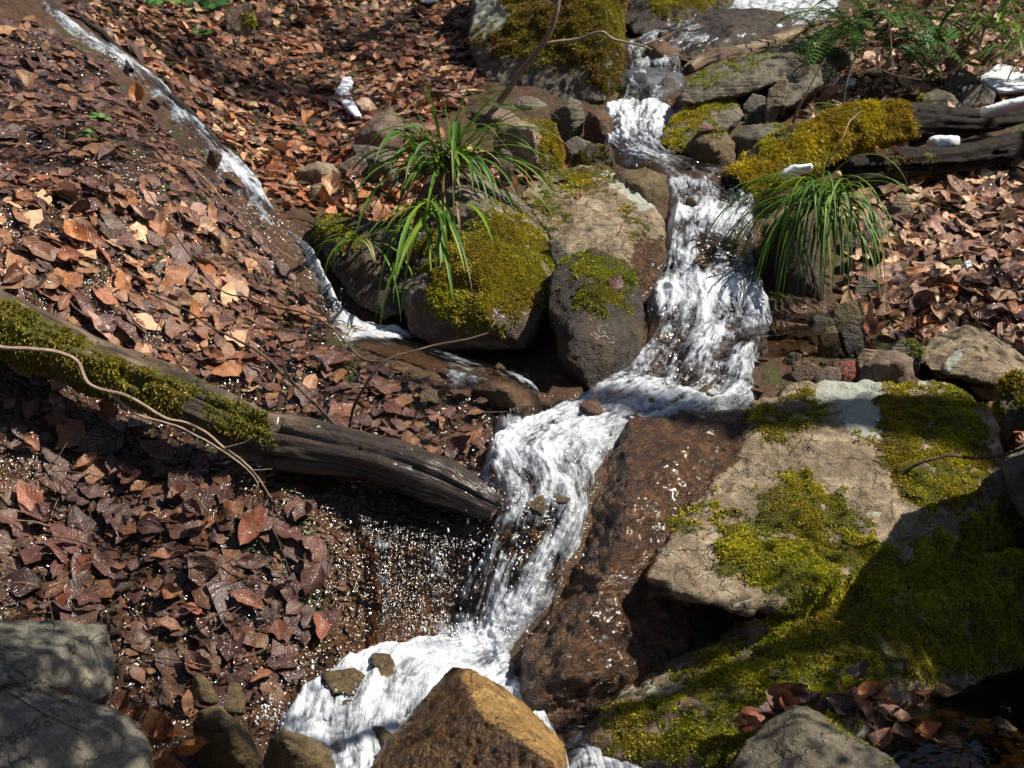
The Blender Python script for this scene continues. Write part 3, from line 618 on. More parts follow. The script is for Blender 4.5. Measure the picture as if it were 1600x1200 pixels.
stone('grey_rock', [(860,178),(890,150),(908,158),(912,180),(900,205),(870,205)], M['slate'], 'olive brown pointed stone standing before the tall mossy boulder', ridge=[(888,165,.04)], d=5.35)
stone('pale_rock', [(457,272),(495,250),(520,255),(530,268),(522,285),(490,293),(462,285)], M['pale'], 'pale cream stone resting on wet leaves beside the small stream', ridge=[(495,262,.03)], d=4.65)
stone('pale_rock', [(483,290),(505,283),(510,298),(500,305),(487,303)], M['pale'], 'small lichened stone wedged below the pale cream stone', d=4.5)
stone('grey_rock', [(528,258),(555,242),(572,250),(576,268),(545,275)], M['purple'], 'low brownish stone between the cream stone and the cracked block', d=4.75)
stone('grey_rock', [(575,248),(600,237),(620,242),(622,268),(605,278),(578,276)], M['grey'], 'cracked grey block showing light lichen at the sedge edge', ridge=[(600,252,.03)], d=4.7)
stone('pale_rock', [(638,240),(665,228),(700,222),(712,240),(700,258),(650,262)], M['pale'], 'pale flat stone directly behind the sedge crown', d=4.75)
stone('grey_rock', [(548,225),(580,228),(618,236),(610,250),(560,250)], M['grey'], 'flat stone under the purplish wedge', d=4.85)
stone('grey_rock', [(775,245),(785,230),(800,240),(802,262),(782,265)], M['grey'], 'little grey stone leaning on the yellow mossed cube', d=4.65)
stone('grey_rock', [(882,222),(900,212),(925,222),(930,240),(890,240)], M['grey'], 'bluish stone lying between the yellow mossed cube and the stream', d=4.98)
stone('dark_rock', [(905,235),(925,225),(955,230),(960,252),(930,260),(905,252)], M['dark'], 'black mossy lump at the stream edge above the broad boulder', moss=[([(900,220),(965,220),(965,260),(900,260)], .8)], d=4.92, mcols='brown')
stone('wet_rock', [(912,190),(920,172),(945,170),(958,185),(955,205),(925,210)], M['brown'], 'shiny brown stone splashed by the upper pool', ridge=[(935,185,.04)], d=5.3)
stone('dark_rock', [(855,378),(870,370),(888,395),(892,420),(872,425)], M['grey'], 'narrow stone wedged between the mossy cap boulder and broad boulder', d=4.05)
rock('mossy_boulder', [[P(*a) for a in [(742,-40,6.9),(735,60,6.35),(748,115,6.15),(775,150,6.0),(800,165,5.9),(950,168,5.75),(965,120,5.85),(968,0,6.2),(965,-60,6.5),(940,0,6.0),(945,160,5.66),(850,100,5.95),(930,60,5.95)]] + [P(740,100,6.9),P(965,100,6.9),P(965,-60,7.2),P(760,-60,7.3),P(800,190,6.4),P(950,190,6.2)]],
     M['grey'], 'tall boulder with brown and yellow moss beside the upper cascade, branch leaning before it', vox=0.012, disp=0.02, crag=0.02, f=4,
     moss=[([(800,-40),(1000,-60),(980,170),(940,170),(935,110),(800,95),(740,70),(745,55),(790,60)], .95)], mcols='brown', mL=0.014, mdens=60000, lich=[([(740,-10),(800,-10),(810,60),(740,60)], 1.0)])
rock('dark_rock', [[P(*a) for a in [(966,115,5.9),(990,103,5.95),(1040,104,5.95),(1066,118,5.9),(1068,150,5.8),(1050,168,5.72),(970,170,5.72),(964,150,5.8),(1010,125,5.75)]] + [P(970,120,6.3),P(1065,120,6.3),P(1060,185,6.0),P(970,185,6.0)]], M['blue'], 'smooth bluish wet boulder with water sliding round it', smooth=6, crag=0.002, moss=[([(960,125),(990,130),(1000,160),(1060,165),(1060,180),(960,180)], .7)], mcols='green')
stone('dark_rock', [(1002,90),(1015,65),(1040,62),(1062,80),(1062,105),(1005,106)], M['brown'], 'brown rock splitting the upper cascade under the thin branch', ridge=[(1030,80,.06)], d=6.05)
rock('dark_boulder', [[P(*a) for a in [(1072,40,6.6),(1100,12,6.8),(1180,12,6.85),(1240,22,6.75),(1235,55,6.4),(1190,72,6.25),(1120,90,6.15),(1075,92,6.1),(1068,70,6.3),(1150,45,6.3)]] + [P(1080,50,7.2),P(1240,50,7.2),P(1200,110,6.6),P(1080,110,6.6)]], M['dark'], 'broad black rock that the uppermost waterfall pours over', vox=0.012, smooth=4)
rock('dark_boulder', [[P(*a) for a in [(965,-30,6.9),(1060,-40,7.2),(1150,-20,7.2),(1140,20,6.9),(1060,60,6.5),(990,55,6.5),(968,30,6.6),(1040,10,6.6)]] + [P(970,0,7.6),P(1140,0,7.6),P(1060,90,7.0)]], M['dark'], 'shaded mossy boulder at the head of the cascade', vox=0.014, moss=[([(1010,-60),(1170,-60),(1120,15),(1020,20)], .9)], mcols='olive', mL=0.014)
rock('stone_slab', [[P(*a) for a in [(1062,145,5.45),(1085,120,5.6),(1180,85,5.85),(1250,58,6.1),(1272,65,6.1),(1272,88,5.95),(1235,125,5.6),(1150,152,5.4),(1085,162,5.32),(1062,160,5.35),(1165,120,5.42),(1230,92,5.75)]] + [P(1100,120,6.0),P(1250,70,6.5),P(1270,110,6.3),P(1110,165,5.7)]], M['slate'], 'long layered slab with a mossy top sloping beside the upper pool', vox=0.010, crag=0.02,
     moss=[([(1062,150),(1085,120),(1250,58),(1272,62),(1200,100),(1090,148)], .62)], mcols='green', mL=0.007)
rock('stone_slab', [[P(*a) for a in [(1200,150,5.5),(1220,118,5.65),(1275,80,5.95),(1330,72,6.1),(1325,100,5.9),(1270,140,5.5),(1225,170,5.35),(1205,168,5.38),(1265,115,5.6)]] + [P(1230,130,6.0),P(1325,90,6.5),P(1260,165,5.7)]], M['slate'], 'second slab leaning behind the long layered one, half in shade', vox=0.010, moss=[([(1200,150),(1290,70),(1335,72),(1250,130)], .5)], mcols='olive')
stone('white_rock', [(1195,165),(1200,140),(1225,118),(1232,125),(1215,160),(1203,170)], M['pale'], 'white sliver of stone between the two slabs', d=5.4, thick=.05)
stone('grey_rock', [(1160,165),(1175,145),(1195,150),(1198,170),(1180,175)], M['grey'], 'rounded dull stone in the dark gap under the long slab', d=5.45)
rock('mossy_rock', [[P(*a) for a in [(1030,215,5.15),(1055,190,5.3),(1085,155,5.5),(1115,148,5.5),(1150,160,5.45),(1165,180,5.3),(1120,210,5.1),(1090,240,5.0),(1050,238,5.0),(1035,228,5.05),(1080,205,5.1)]] + [P(1060,200,5.7),P(1150,180,5.8),P(1100,250,5.3)]], M['slate'], 'moss covered rock with brown leaves on top below the long slab', vox=0.009, moss=[([(1020,240),(1085,148),(1150,150),(1130,180),(1090,215),(1050,245)], .95)], mcols='olive', mL=0.010)
stone('dark_rock', [(1070,225),(1090,205),(1130,200),(1148,225),(1150,262),(1125,278),(1085,255)], M['olive'], 'blunt brown rock dipping into the current below the mossy leafy rock', ridge=[(1110,225,.06)], d=4.95, moss=[([(1080,195),(1140,195),(1150,215),(1100,222)], .7)], mcols='green')
stone('dark_rock', [(1140,215),(1165,195),(1220,190),(1262,200),(1265,225),(1230,245),(1170,260),(1148,255)], M['slate'], 'low rock with a mossy crown in the shade behind the mossy log', ridge=[(1200,215,.06)], d=5.0, moss=[([(1180,185),(1270,190),(1262,210),(1190,205)], .85)], mcols='green')
stone('brown_rock', [(985,632),(995,618),(1025,612),(1045,622),(1042,640),(1000,648)], M['golden'], 'orange brown stone breaking the surface of the rapids', d=3.5, ridge=[(1015,622,.03)])
stone('wet_rock', [(1080,632),(1090,600),(1120,585),(1170,582),(1205,600),(1208,630),(1160,650),(1090,652)], M['brown'], 'reddish wet stone under a thin veil of water behind the huge boulder', ridge=[(1130,605,.05)], d=3.66, dd=.03)
stone('wet_rock', [(735,610),(760,592),(800,588),(835,610),(850,650),(838,676),(790,668),(750,640)], M['brown'], 'low brown streaming stone in the dark channel below the mossy cap', ridge=[(790,610,.05)], d=3.42)
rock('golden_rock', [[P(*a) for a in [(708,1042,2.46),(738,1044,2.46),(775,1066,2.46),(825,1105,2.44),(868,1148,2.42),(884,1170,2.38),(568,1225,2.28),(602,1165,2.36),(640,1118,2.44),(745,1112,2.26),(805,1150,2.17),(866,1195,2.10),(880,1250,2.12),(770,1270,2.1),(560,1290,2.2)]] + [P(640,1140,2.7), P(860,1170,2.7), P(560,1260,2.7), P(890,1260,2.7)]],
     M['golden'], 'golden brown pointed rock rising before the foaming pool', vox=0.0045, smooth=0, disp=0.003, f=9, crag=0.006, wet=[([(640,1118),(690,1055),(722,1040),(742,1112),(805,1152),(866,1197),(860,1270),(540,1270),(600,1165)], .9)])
rock('shaded_rock', [[P(*a) for a in [(-120,985,2.25),(0,972,2.35),(120,970,2.4),(165,978,2.4),(182,1035,2.34),(175,1085,2.28),(130,1110,2.2),(-120,1120,2.1),(60,1030,2.2)]] + [P(-120,1000,2.6),P(170,1010,2.65),P(160,1130,2.55),P(-100,1150,2.55)]], M['shade_grey'], 'upright grey block in shade topping the pair by the leafy slope', vox=0.006, smooth=0, disp=0.006, f=8, crag=0.014)
rock('shaded_rock', [[P(*a) for a in [(-120,1080,2.0),(0,1082,2.1),(50,1092,2.12),(120,1092,2.13),(200,1120,2.1),(238,1160,2.05),(245,1215,1.98),(150,1260,1.9),(-120,1260,1.85),(60,1150,1.95),(150,1140,1.98)]] + [P(-120,1120,2.35),P(220,1150,2.3),P(240,1260,2.25)]], M['shade_grey'], 'grey slab in shade in front of the upright block, a curled leaf on top', vox=0.006, smooth=0, disp=0.006, f=8, crag=0.014)
stone('wet_rock', [(300,1130),(312,1110),(342,1102),(360,1120),(395,1150),(402,1190),(350,1215),(310,1190)], M['olive'], 'olive wet stone at the silty edge of the outflow', ridge=[(345,1125,.05)], d=2.36)
stone('wet_rock', [(410,1195),(420,1155),(442,1135),(490,1150),(520,1175),(530,1215),(470,1235),(415,1225)], M['olive'], 'mossy tinted pointed stone between the outflow and the golden rock', ridge=[(445,1160,.05)], d=2.27)
rock('brown_rock', [[P(*a) for a in [(1140,1215,2.24),(1165,1160,2.32),(1200,1125,2.36),(1245,1100,2.38),(1265,1105,2.38),(1330,1145,2.32),(1400,1190,2.22),(1430,1240,2.15),(1280,1260,2.08),(1140,1260,2.15),(1250,1150,2.25)]] + [P(1180,1150,2.6),P(1340,1160,2.6),P(1400,1250,2.5)]], M['slate'], 'mottled pointed rock before the leaf drift under the huge boulder', vox=0.006, smooth=2, disp=0.006, f=8, crag=0.006, moss=[([(1230,1090),(1280,1095),(1420,1200),(1360,1200),(1270,1130)], .45)], mL=0.005)
rock('edge_boulder', [[P(*a) for a in [(1556,720,3.12),(1570,706,3.2),(1650,700,3.3),(1800,640,3.4),(1900,700,3.3),(1950,900,3.1),(1800,960,3.0),(1640,850,3.0),(1600,812,3.0),(1570,770,3.03),(1600,730,3.06)]] + [P(1600,740,3.5),P(1900,700,3.7),P(1900,950,3.6),P(1620,830,3.4)], [np.array(v, float) for v in [(1.24,2.72,1.10),(1.24,3.0,.98),(1.26,3.2,.60),(1.7,2.9,1.15),(1.95,2.7,1.1),(1.95,3.4,.8),(1.25,2.68,0),(1.95,2.6,0),(1.95,3.4,0),(1.26,3.35,.2)]]], M['slate'], 'grey brown boulder against the shaded flank of the huge mossy boulder', vox=0.012, disp=0.012)  # second hull is an unseen tall part, added to cast the flank shadow
rock('grey_boulder', [[P(*a) for a in [(1432,560,3.85),(1450,530,3.95),(1510,506,4.05),(1545,515,4.05),(1600,555,3.98),(1660,570,4.0),(1660,630,3.7),(1590,592,3.72),(1500,588,3.72),(1450,578,3.76),(1520,545,3.8)]] + [P(1460,545,4.3),P(1650,570,4.4),P(1600,620,4.1)]], M['pale'], 'low broad boulder with pale lichen on the dry bank, streaked by branch shadows', vox=0.008, disp=0.008, smooth=4)
stone('grey_rock', [(1342,598),(1345,572),(1375,548),(1400,545),(1428,560),(1430,590),(1395,602)], M['purple'], 'blocky grey brown stone perched at the back edge of the huge boulder', ridge=[(1378,568,.03),(1405,565,.03)], d=3.62)
stone('pale_rock', [(1338,560),(1348,543),(1362,545),(1382,548),(1360,575),(1342,575)], M['pale'], 'angular whitish stone leaning against the blocky one', d=3.72)
stone('mossy_rock', [(1392,548),(1402,533),(1425,530),(1443,545),(1440,558),(1405,558)], M['slate'], 'small mossy stone between the blocky stone and the broad pale boulder', d=3.82, moss=[([(1385,525),(1450,525),(1445,560),(1390,550)], .9)], mcols='green')
stone('grey_rock', [(1386,335),(1400,302),(1410,298),(1430,325),(1420,340)], M['pale'], 'pale triangular stone standing among dry leaves', d=4.75, thick=.06)
stone('grey_rock', [(1345,375),(1355,352),(1372,350),(1392,385),(1380,398),(1360,392)], M['grey'], 'flat leaning stone beside the hanging grass tuft', d=4.55, thick=.06)
stone('grey_rock', [(1316,390),(1322,360),(1335,365),(1342,398),(1325,402)], M['slate'], 'brown stone tucked behind the hanging grass tuft', d=4.5)
stone('dark_rock', [(1334,455),(1340,432),(1360,435),(1390,462),(1380,472),(1345,468)], M['slate'], 'dark flat stone in the shaded leaves below the grass tuft', d=4.22)
stone('dark_rock', [(1296,495),(1305,478),(1330,468),(1350,472),(1352,500),(1325,512),(1300,508)], M['olive'], 'dark rock at the shaded bank above the side pool', d=4.02)
stone('dark_rock', [(1262,500),(1275,490),(1300,495),(1310,512),(1280,520)], M['dark'], 'small wet stone at the bank under the grass tuft', d=4.0)
stone('wet_rock', [(1213,510),(1235,503),(1262,508),(1280,516),(1270,524),(1225,522)], M['brown'], 'thin brown stone lying flat in the side pool', d=3.95)
stone('grey_rock', [(1280,528),(1290,512),(1305,506),(1312,530),(1300,537),(1284,536)], M['olive'], 'wedge stone with a pale face at the side pool edge', d=3.85)
stone('dark_rock', [(1312,520),(1325,505),(1345,510),(1350,540),(1322,545)], M['dark'], 'dark stone with wet leaves at the corner of the side pool', d=3.85)
stone('wet_rock', [(1235,585),(1242,565),(1262,562),(1280,572),(1280,592),(1245,596)], M['brown'], 'round brown wet pebble where the side pool spills over', d=3.66)
stone('red_stone', [(1307,578),(1312,565),(1335,562),(1338,575),(1325,585)], rock_mat('red_stone', ((0.25,0.06,0.03),(0.42,0.11,0.06),(0.5,0.16,0.1)), rough=.3, wet=.4), 'bright red wet pebble near the back of the huge boulder', d=3.66, cat='pebble')
stone('dark_rock', [(1270,590),(1290,572),(1312,575),(1315,590),(1285,600)], M['purple'], 'brownish pebble beside the bright red one', d=3.64)
stone('mossy_rock', [(1562,640),(1562,598),(1590,580),(1640,580),(1640,640)], M['slate'], 'moss covered lump among leaves behind the huge boulder', d=3.5, moss=[([(1550,570),(1700,570),(1700,650),(1550,650)], .85)])
stone('grey_rock', [(1475,132),(1482,115),(1505,108),(1525,118),(1530,132),(1500,138)], M['slate'], 'flat grey stone touching the snow on the bank', d=5.75)
stone('grey_rock', [(1500,158),(1503,135),(1535,130),(1555,145),(1552,162),(1515,167)], M['grey'], 'mottled round stone just below the snow on the bank', d=5.6)
stone('mossy_rock', [(1435,165),(1440,148),(1465,138),(1490,150),(1508,172),(1470,176)], M['slate'], 'sloping stone with a mossy foot beside the round stone', d=5.5, moss=[([(1430,140),(1465,145),(1470,180),(1430,180)], .8)])
stone('grey_rock', [(1282,132),(1290,115),(1312,112),(1320,130),(1310,145),(1288,142)], M['grey'], 'rounded stone in shade under the fern', d=5.75)
rock('mossy_rock', [[P(*a) for a in [(492,345,4.28),(520,335,4.35),(600,345,4.35),(650,370,4.25),(660,420,4.1),(650,480,4.0),(600,500,4.0),(560,480,4.05),(520,420,4.15),(495,375,4.25),(570,400,4.1)]] + [P(500,360,4.7),P(650,370,4.7),P(620,500,4.4)]], M['dark'], 'dark overhanging rock draped with moss beside the side cascade', vox=0.009, moss=[([(488,335),(560,335),(570,380),(540,410),(500,370)], .9)], mcols='olive')
stone('mossy_rock', [(1185,400),(1195,355),(1225,340),(1260,350),(1280,400),(1285,470),(1230,482),(1195,460)], M['dark'], 'dark streamside rock behind the hanging grass blades', ridge=[(1225,400,.05)], d=4.22, thick=.25, moss=[([(1180,330),(1270,335),(1240,380),(1190,390)], .8)], mcols='brown')
stone('grey_rock', [(350,22),(365,8),(392,5),(398,30),(370,48),(352,42)], M['purple'], 'sunlit pinkish stone on the upper leafy slope', d=6.35, moss=[([(390,0),(430,0),(430,50),(385,40)], .9)])

# loose stones on the stream bed, five shapes copied
BED = []
for k in range(6):
    pts = [np.array([math.cos(a) * random.uniform(.7, 1.1), math.sin(a) * random.uniform(.6, 1.0), random.uniform(-.6, .5)]) * .05 for a in np.linspace(0, 6, 11)] + [np.array([random.uniform(-.4, .4), random.uniform(-.4, .4), .75]) * .05, np.array([0, 0, -.7]) * .05]
    o = rock('bed_stone', [[p + np.array([9, 9, 9.]) for p in pts]], M['brown'] if k % 2 else M['olive'], 'x', cat='stone', vox=.0045, smooth=1, disp=.003, crag=.003, f=14); ROCKS.pop(); BED.append(o.data); bpy.data.objects.remove(o)
random.seed(33)
BS = [((1000,600),(1180,640),7,'in the rapids behind the huge boulder'),((880,640),(1000,700),6,'in the bend of the rapids'),((780,780),(900,800),3,'at the lip of the main fall'),((1030,380),(1180,460),9,'under the upper fall beside the grass tuft'),((1040,290),(1170,340),7,'in the current above the upper fall'),
      ((940,190),(1060,260),6,'below the smooth bluish boulder'),((1150,520),(1300,580),8,'in the clear side pool'),((460,1060),(600,1180),7,'in the outflow by the olive stones'),((980,70),(1070,105),4,'in the uppermost cascade'),((640,570),(830,650),7,'in the dark channel under the mossy cap boulder'),((220,130),(430,370),7,'in the narrow side stream'),((1400,1080),(1590,1190),7,'in the dark lower pool'),((230,1080),(420,1130),6,'on the silty shore')]
for (x0, y0), (x1, y1), n, wh in BS:
    for k in range(n):
        if n == 7 and 'narrow' in wh: t_ = random.random(); px = x0 + (x1 - x0) * t_; py = y0 + (y1 - y0) * t_ + random.gauss(0, 6)
        else: px = random.uniform(x0, x1); py = random.uniform(y0, y1)
        h = hit(px, py); sc_ = random.choice([.3, .4, .5, .7, .9]) * random.uniform(.8, 1.3) * (0.8 if 'narrow' in wh else 1); o = bpy.data.objects.new('bed_stone', random.choice(BED)); COL.objects.link(o); o.location = (h[0], h[1], h[2] + .012 * sc_ - .004); o.scale = (sc_, sc_ * random.uniform(.7, 1.2), sc_ * random.uniform(.5, .9)); o.rotation_euler = (random.gauss(0, .3), random.gauss(0, .3), random.uniform(0, 6.28))
        tag(o, 'small wet brown stone ' + wh, 'stone', 'loose stones of the stream bed')
# ------------------------------------------------------------------ logs, branches, twigs
def tube(path, rad, ns, seg, flat=1.0):
    C = catmull(path, ns); R = catmull(np.array([[r, 0, 0] for r in rad]), ns)[:, 0]
    T = np.gradient(C, axis=0); T /= np.linalg.norm(T, axis=1)[:, None]
    up = np.array([0, 0, 1.0]); A = np.cross(T, up); A /= np.maximum(np.linalg.norm(A, axis=1)[:, None], 1e-6); B = np.cross(A, T)
    th = np.linspace(0, 2 * np.pi, seg, endpoint=False)
    V = C[:, None] + R[:, None, None] * (np.cos(th)[None, :, None] * A[:, None] + flat * np.sin(th)[None, :, None] * B[:, None])
    Nn = np.cos(th)[None, :, None] * A[:, None] + np.sin(th)[None, :, None] * B[:, None]
    L = np.concatenate([[0], np.cumsum(np.linalg.norm(np.diff(C, axis=0), axis=1))])
    i = np.arange(ns * seg).reshape(ns, seg); j = np.roll(i, -1, 1)
    F = np.stack([i[:-1], i[1:], j[1:], j[:-1]], -1).reshape(-1, 4)
    U = np.repeat((th / (2 * np.pi) * R.mean() * 6.28)[None], ns, 0); VV = np.repeat(L[:, None], seg, 1)
    return V, Nn, F, np.stack([U.ravel(), VV.ravel()], 1), th, C
def log(name, path, rad, mat, label, ns=260, seg=60, flat=1.0, moss=None, mcols='olive', mL=0.012, rough=0.012, wetfrom=None, mth=0.4, mdens=60000):
    V, Nn, F, UV, th, C = tube(path, rad, ns, seg, flat)
    V = V.reshape(-1, 3); N = Nn.reshape(-1, 3)
    sfib = np.stack([UV[:, 0] * 22, UV[:, 1] * 2.0, np.zeros(len(UV)) + 1], 1)
    d = rough * (0.9 * np.abs(fbm(sfib, 1.0, 4)) + 0.7 * fbm(V, 7, 3)) - rough * 0.3
    d -= rough * 1.4 * (np.abs(fbm(sfib * np.array([.5, .6, 1]) + 4, 1.0, 2)) < 0.06)
    V = V + N * d[:, None]
    px, py = proj(V); m = np.zeros(len(V)); nz = fbm(V, 12, 4)
    for poly, st in (moss or []): m = np.maximum(m, inpoly(px + 14 * nz, py + 14 * nz, poly) * st)
    m = np.clip(m * (0.9 + 0.6 * nz), 0, 1); wt = np.zeros(len(V))
    if wetfrom is not None: wt = ss(wetfrom[0], wetfrom[1], px)
    base = np.array([C[:, 0].mean(), C[:, 1].mean(), V[:, 2].min()])
    o = fastmesh(name, V, F, mat, {'moss': m, 'wet': wt}, uv=UV, base=base)
    # broken ends
    for (k, vs) in ((0, np.arange(seg)), (1, np.arange((ns - 1) * seg, ns * seg))):
        ring = V[vs]; c = ring.mean(0); ax = (C[0] - C[3] if k == 0 else C[-1] - C[-4]); ax /= np.linalg.norm(ax)
        rr = [ring]; 
        for q in (0.75, 0.5, 0.25):
            r_ = c + (ring - c) * q; r_ = r_ + ax * (0.02 * (1 - q) * fbm(r_, 30, 2))[:, None]; rr.append(r_)
        EV = np.vstack(rr + [c[None]]); a = np.arange(seg); b = np.roll(a, -1); EF = []
        for q in range(3): EF.append(np.stack([q * seg + a, q * seg + b, (q + 1) * seg + b, (q + 1) * seg + a], 1))
        EF.append(np.stack([3 * seg + a[::2], 3 * seg + b[::2], 3 * seg + np.roll(a, -2)[::2], np.full(seg // 2, 4 * seg)], 1))
        EF = np.vstack(EF)
        z = np.zeros(len(EV)); fastmesh('broken_end', EV, EF, mat, {'moss': z, 'wet': z}, uv=EV[:, :2], base=base, parent=o)
    tag(o, label, 'log'); ROCKS.append(o)
    if m.max() > 0.3: tufts('moss', V, N, F, np.where(m > mth, m, 0), o, dens=mdens, L=mL, cols=mcols, hang=0.2)
    return o
log('fallen_log', [P(-160,410,3.05), P(0,505,3.12), P(120,560,3.13), P(250,610,3.14), P(340,650,3.13), P(430,690,3.1), P(560,715,3.07), P(680,752,3.04), P(775,795,3.0)], [.075,.068,.066,.064,.062,.060,.058,.052,.038], M['bark'],
    'long weathered fallen log, moss along its upper part, wet black end by the waterfall', ns=420, seg=72, rough=0.014, moss=[([(-200,400),(0,462),(180,550),(420,650),(430,700),(250,650),(0,560),(-200,470)], .95)], mcols='brown', mL=.009, wetfrom=(380, 520), mdens=45000, mth=0.55)
log('mossy_log', [P(1148,300,4.72), P(1200,262,4.85), P(1270,225,5.0), P(1350,195,5.15), P(1440,192,5.3), P(1530,195,5.4), P(1680,180,5.55)], [.06,.075,.08,.075,.06,.06,.06], M['dark_bark'],
    'rotten log with a thick golden moss sleeve at its streamside end', moss=[([(1130,320),(1130,260),(1250,190),(1350,150),(1415,150),(1430,210),(1300,250),(1260,290)], 1.0)], mcols='yellow', mL=0.016, rough=0.018)
log('dark_log', [P(1325,262,4.85), P(1400,255,4.95), P(1490,250,5.02), P(1600,228,5.15), P(1750,205,5.3)], [.04,.048,.05,.05,.05], M['dark_bark'], 'bare black rotten log lying below the golden mossed one', rough=0.014, moss=[([(1380,225),(1500,225),(1500,290),(1380,290)], .5)], mcols='brown', mL=0.006)
log('weathered_log', [P(1078,112,5.95), P(1110,95,6.05), P(1170,85,6.2), P(1240,60,6.4), P(1330,40,6.7)], [.035,.045,.05,.045,.04], M['pale_wood'], 'split pale grey log resting behind the long layered slab', rough=0.016, ns=160, seg=40)

def twig(name, branches, mat, label, cat='twig'):
    """one thing made of joined tapering shoots; each branch: (list of world points, r0, r1)"""
    Vs, Fs, Us, n = [], [], [], 0
    for pts, r0, r1 in branches:
        pts = np.array(pts); ns = max(10, 6 * len(pts)); C = catmull(pts, ns); L = np.linalg.norm(np.diff(C, axis=0), axis=1).sum()
        C = C + np.stack([fbm(C + k * 7.7, 12, 2) for k in range(3)], 1) * 0.006 * min(1, L)
        V, Nn, F, UV, th, _ = tube(C, list(np.linspace(r0, r1, ns)), ns, 7)
        V = V.reshape(-1, 3); k = 1 + 0.25 * (fbm(V, 40, 2) > 0.25)
        Vs.append(V); Fs.append(F + n); Us.append(UV); n += len(V)
    V = np.vstack(Vs); z = np.zeros(len(V)); base = np.array([V[:, 0].mean(), V[:, 1].mean(), V[:, 2].min()])
    o = fastmesh(name, V, np.vstack(Fs), mat, {'moss': z, 'wet': z}, uv=np.vstack(Us) * 3, base=base); tag(o, label, cat); return o
def on(px, py, lift=0.03, fwd=0.0):
    h = hit(px, py); y = h[1] - lift * 0.9 - fwd; return P(px, py, y)
twig('bare_branch', [([P(-60,535,2.95),P(0,543,2.93),P(60,548,2.92),P(115,562,2.92),P(145,603,2.9),P(205,622,2.9),P(260,655,2.9),P(310,668,2.88),P(355,700,2.87),P(395,735,2.84),P(425,780,2.82)],.0055,.002),
     ([P(175,618,2.9),P(215,648,2.9),P(285,670,2.88),P(350,705,2.86),P(400,750,2.83),P(405,790,2.83)],.003,.0015),([P(350,700,2.87),P(385,690,2.85),P(393,680,2.85)],.0018,.001),([P(395,735,2.84),P(425,733,2.83)],.0015,.001),([P(205,622,2.9),P(212,610,2.89)],.0015,.001)], M['pale_twig'], 'pale crooked bare branch hanging across the front of the mossy fallen log', 'branch')
twig('bare_branch', [([P(543,680,3.12),P(560,620,3.1),P(600,565,3.1),P(650,548,3.15),P(720,530,3.2),P(762,520,3.25)],.004,.0018),([P(543,680,3.12),P(500,640,3.15),P(450,590,3.2),P(400,548,3.25),P(330,510,3.25),P(280,480,3.3),P(220,455,3.35)],.0045,.0018),
     ([P(450,590,3.2),P(435,530,3.2),P(440,500,3.2)],.002,.001),([P(600,565,3.1),P(560,555,3.12),P(500,500,3.2),P(400,470,3.3),P(330,440,3.4),P(250,330,3.5),P(225,290,3.6)],.003,.0012),([P(400,480,3.3),P(398,500,3.3),P(415,460,3.3)],.002,.001)], M['twig'], 'brown forked bare shoot rising from behind the fallen log', 'branch')
twig('bare_branch', [([P(780,160,5.5),P(815,110,5.4),P(850,65,5.35),P(868,25,5.3),P(880,-30,5.3)],.014,.008),([P(848,68,5.35),P(900,62,5.3),P(938,50,5.25),P(960,62,5.2),P(1005,72,5.2),P(1020,78,5.2)],.007,.003),([P(1000,72,5.2),P(1040,58,5.2),P(1060,45,5.2),P(1075,22,5.2)],.004,.002),([P(1025,60,5.2),P(1045,82,5.2),P(1090,92,5.2)],.0022,.001)], M['pale_twig'], 'pale forked branch leaning in front of the tall mossy boulder', 'branch')
twig('twig', [([P(1410,742,2.92),P(1440,722,2.9),P(1480,711,2.9),P(1530,716,2.94),P(1570,710,3.0),P(1600,700,3.05)],.0035,.0035)], M['twig'], 'thin grey twig lying over the moss at the side of the huge boulder')
twig('stick', [([on(100,-10,.05),on(130,30,.05),on(170,60,.05),on(205,110,.04)],.012,.010)], M['dark_twig'], 'blackish stick lying along the head of the side stream')
twig('stick', [([on(150,-10,.06),on(185,20,.06),on(210,60,.05)],.010,.008)], M['dark_twig'], 'short dark stick above the side stream head')
twig('stick', [([on(265,150,.05),on(300,180,.05),on(330,215,.05),on(352,240,.04)],.016,.013)], M['dark_twig'], 'thick dark stick beside the side stream with red leaves at its end')
twig('stick', [([on(255,150,.03),on(300,195,.03),on(345,238,.03)],.007,.005)], M['twig'], 'thin brown stick parallel to the thick dark one')
twig('twig', [([on(95,62,.06),on(150,88,.07),on(215,92,.06)],.003,.0015)], M['dark_twig'], 'thin dark twig crossing the side stream')
twig('twig', [([on(265,230,.05),on(330,290,.05),on(385,350,.05),on(480,420,.05)],.0022,.0012)], M['pale_twig'], 'hair thin straw lying down the slope along the side stream')
twig('twig', [([on(0,330,.05),on(60,365,.05),on(120,395,.05),on(160,410,.05)],.0028,.0014)], M['twig'], 'thin reddish twig on sunlit leaves of the leafy slope')
twig('twig', [([on(670,55,.06),on(710,80,.07),on(750,120,.05)],.004,.002)], M['twig'], 'thin curved twig in the leaves near the tall boulder')
twig('twig', [([P(1238,195,5.3),P(1250,165,5.2),P(1290,90,5.2)],.006,.003)], M['pale_twig'], 'straight dry stalk leaning on the second slab')
twig('twig', [([P(1315,200,5.4),P(1320,140,5.3),P(1335,95,5.3),P(1340,70,5.3)],.004,.003),([P(1320,140,5.3),P(1330,100,5.3)],.003,.003)], M['pale_twig'], 'pair of pale dry stems in front of the fern')
twig('twig', [([P(1290,255,4.7),P(1312,225,4.65),P(1328,190,4.7),P(1345,175,4.8)],.003,.0015),([P(1290,255,4.7),P(1320,240,4.66)],.002,.001)], M['pale_twig'], 'curved straw draped over the golden mossed log')
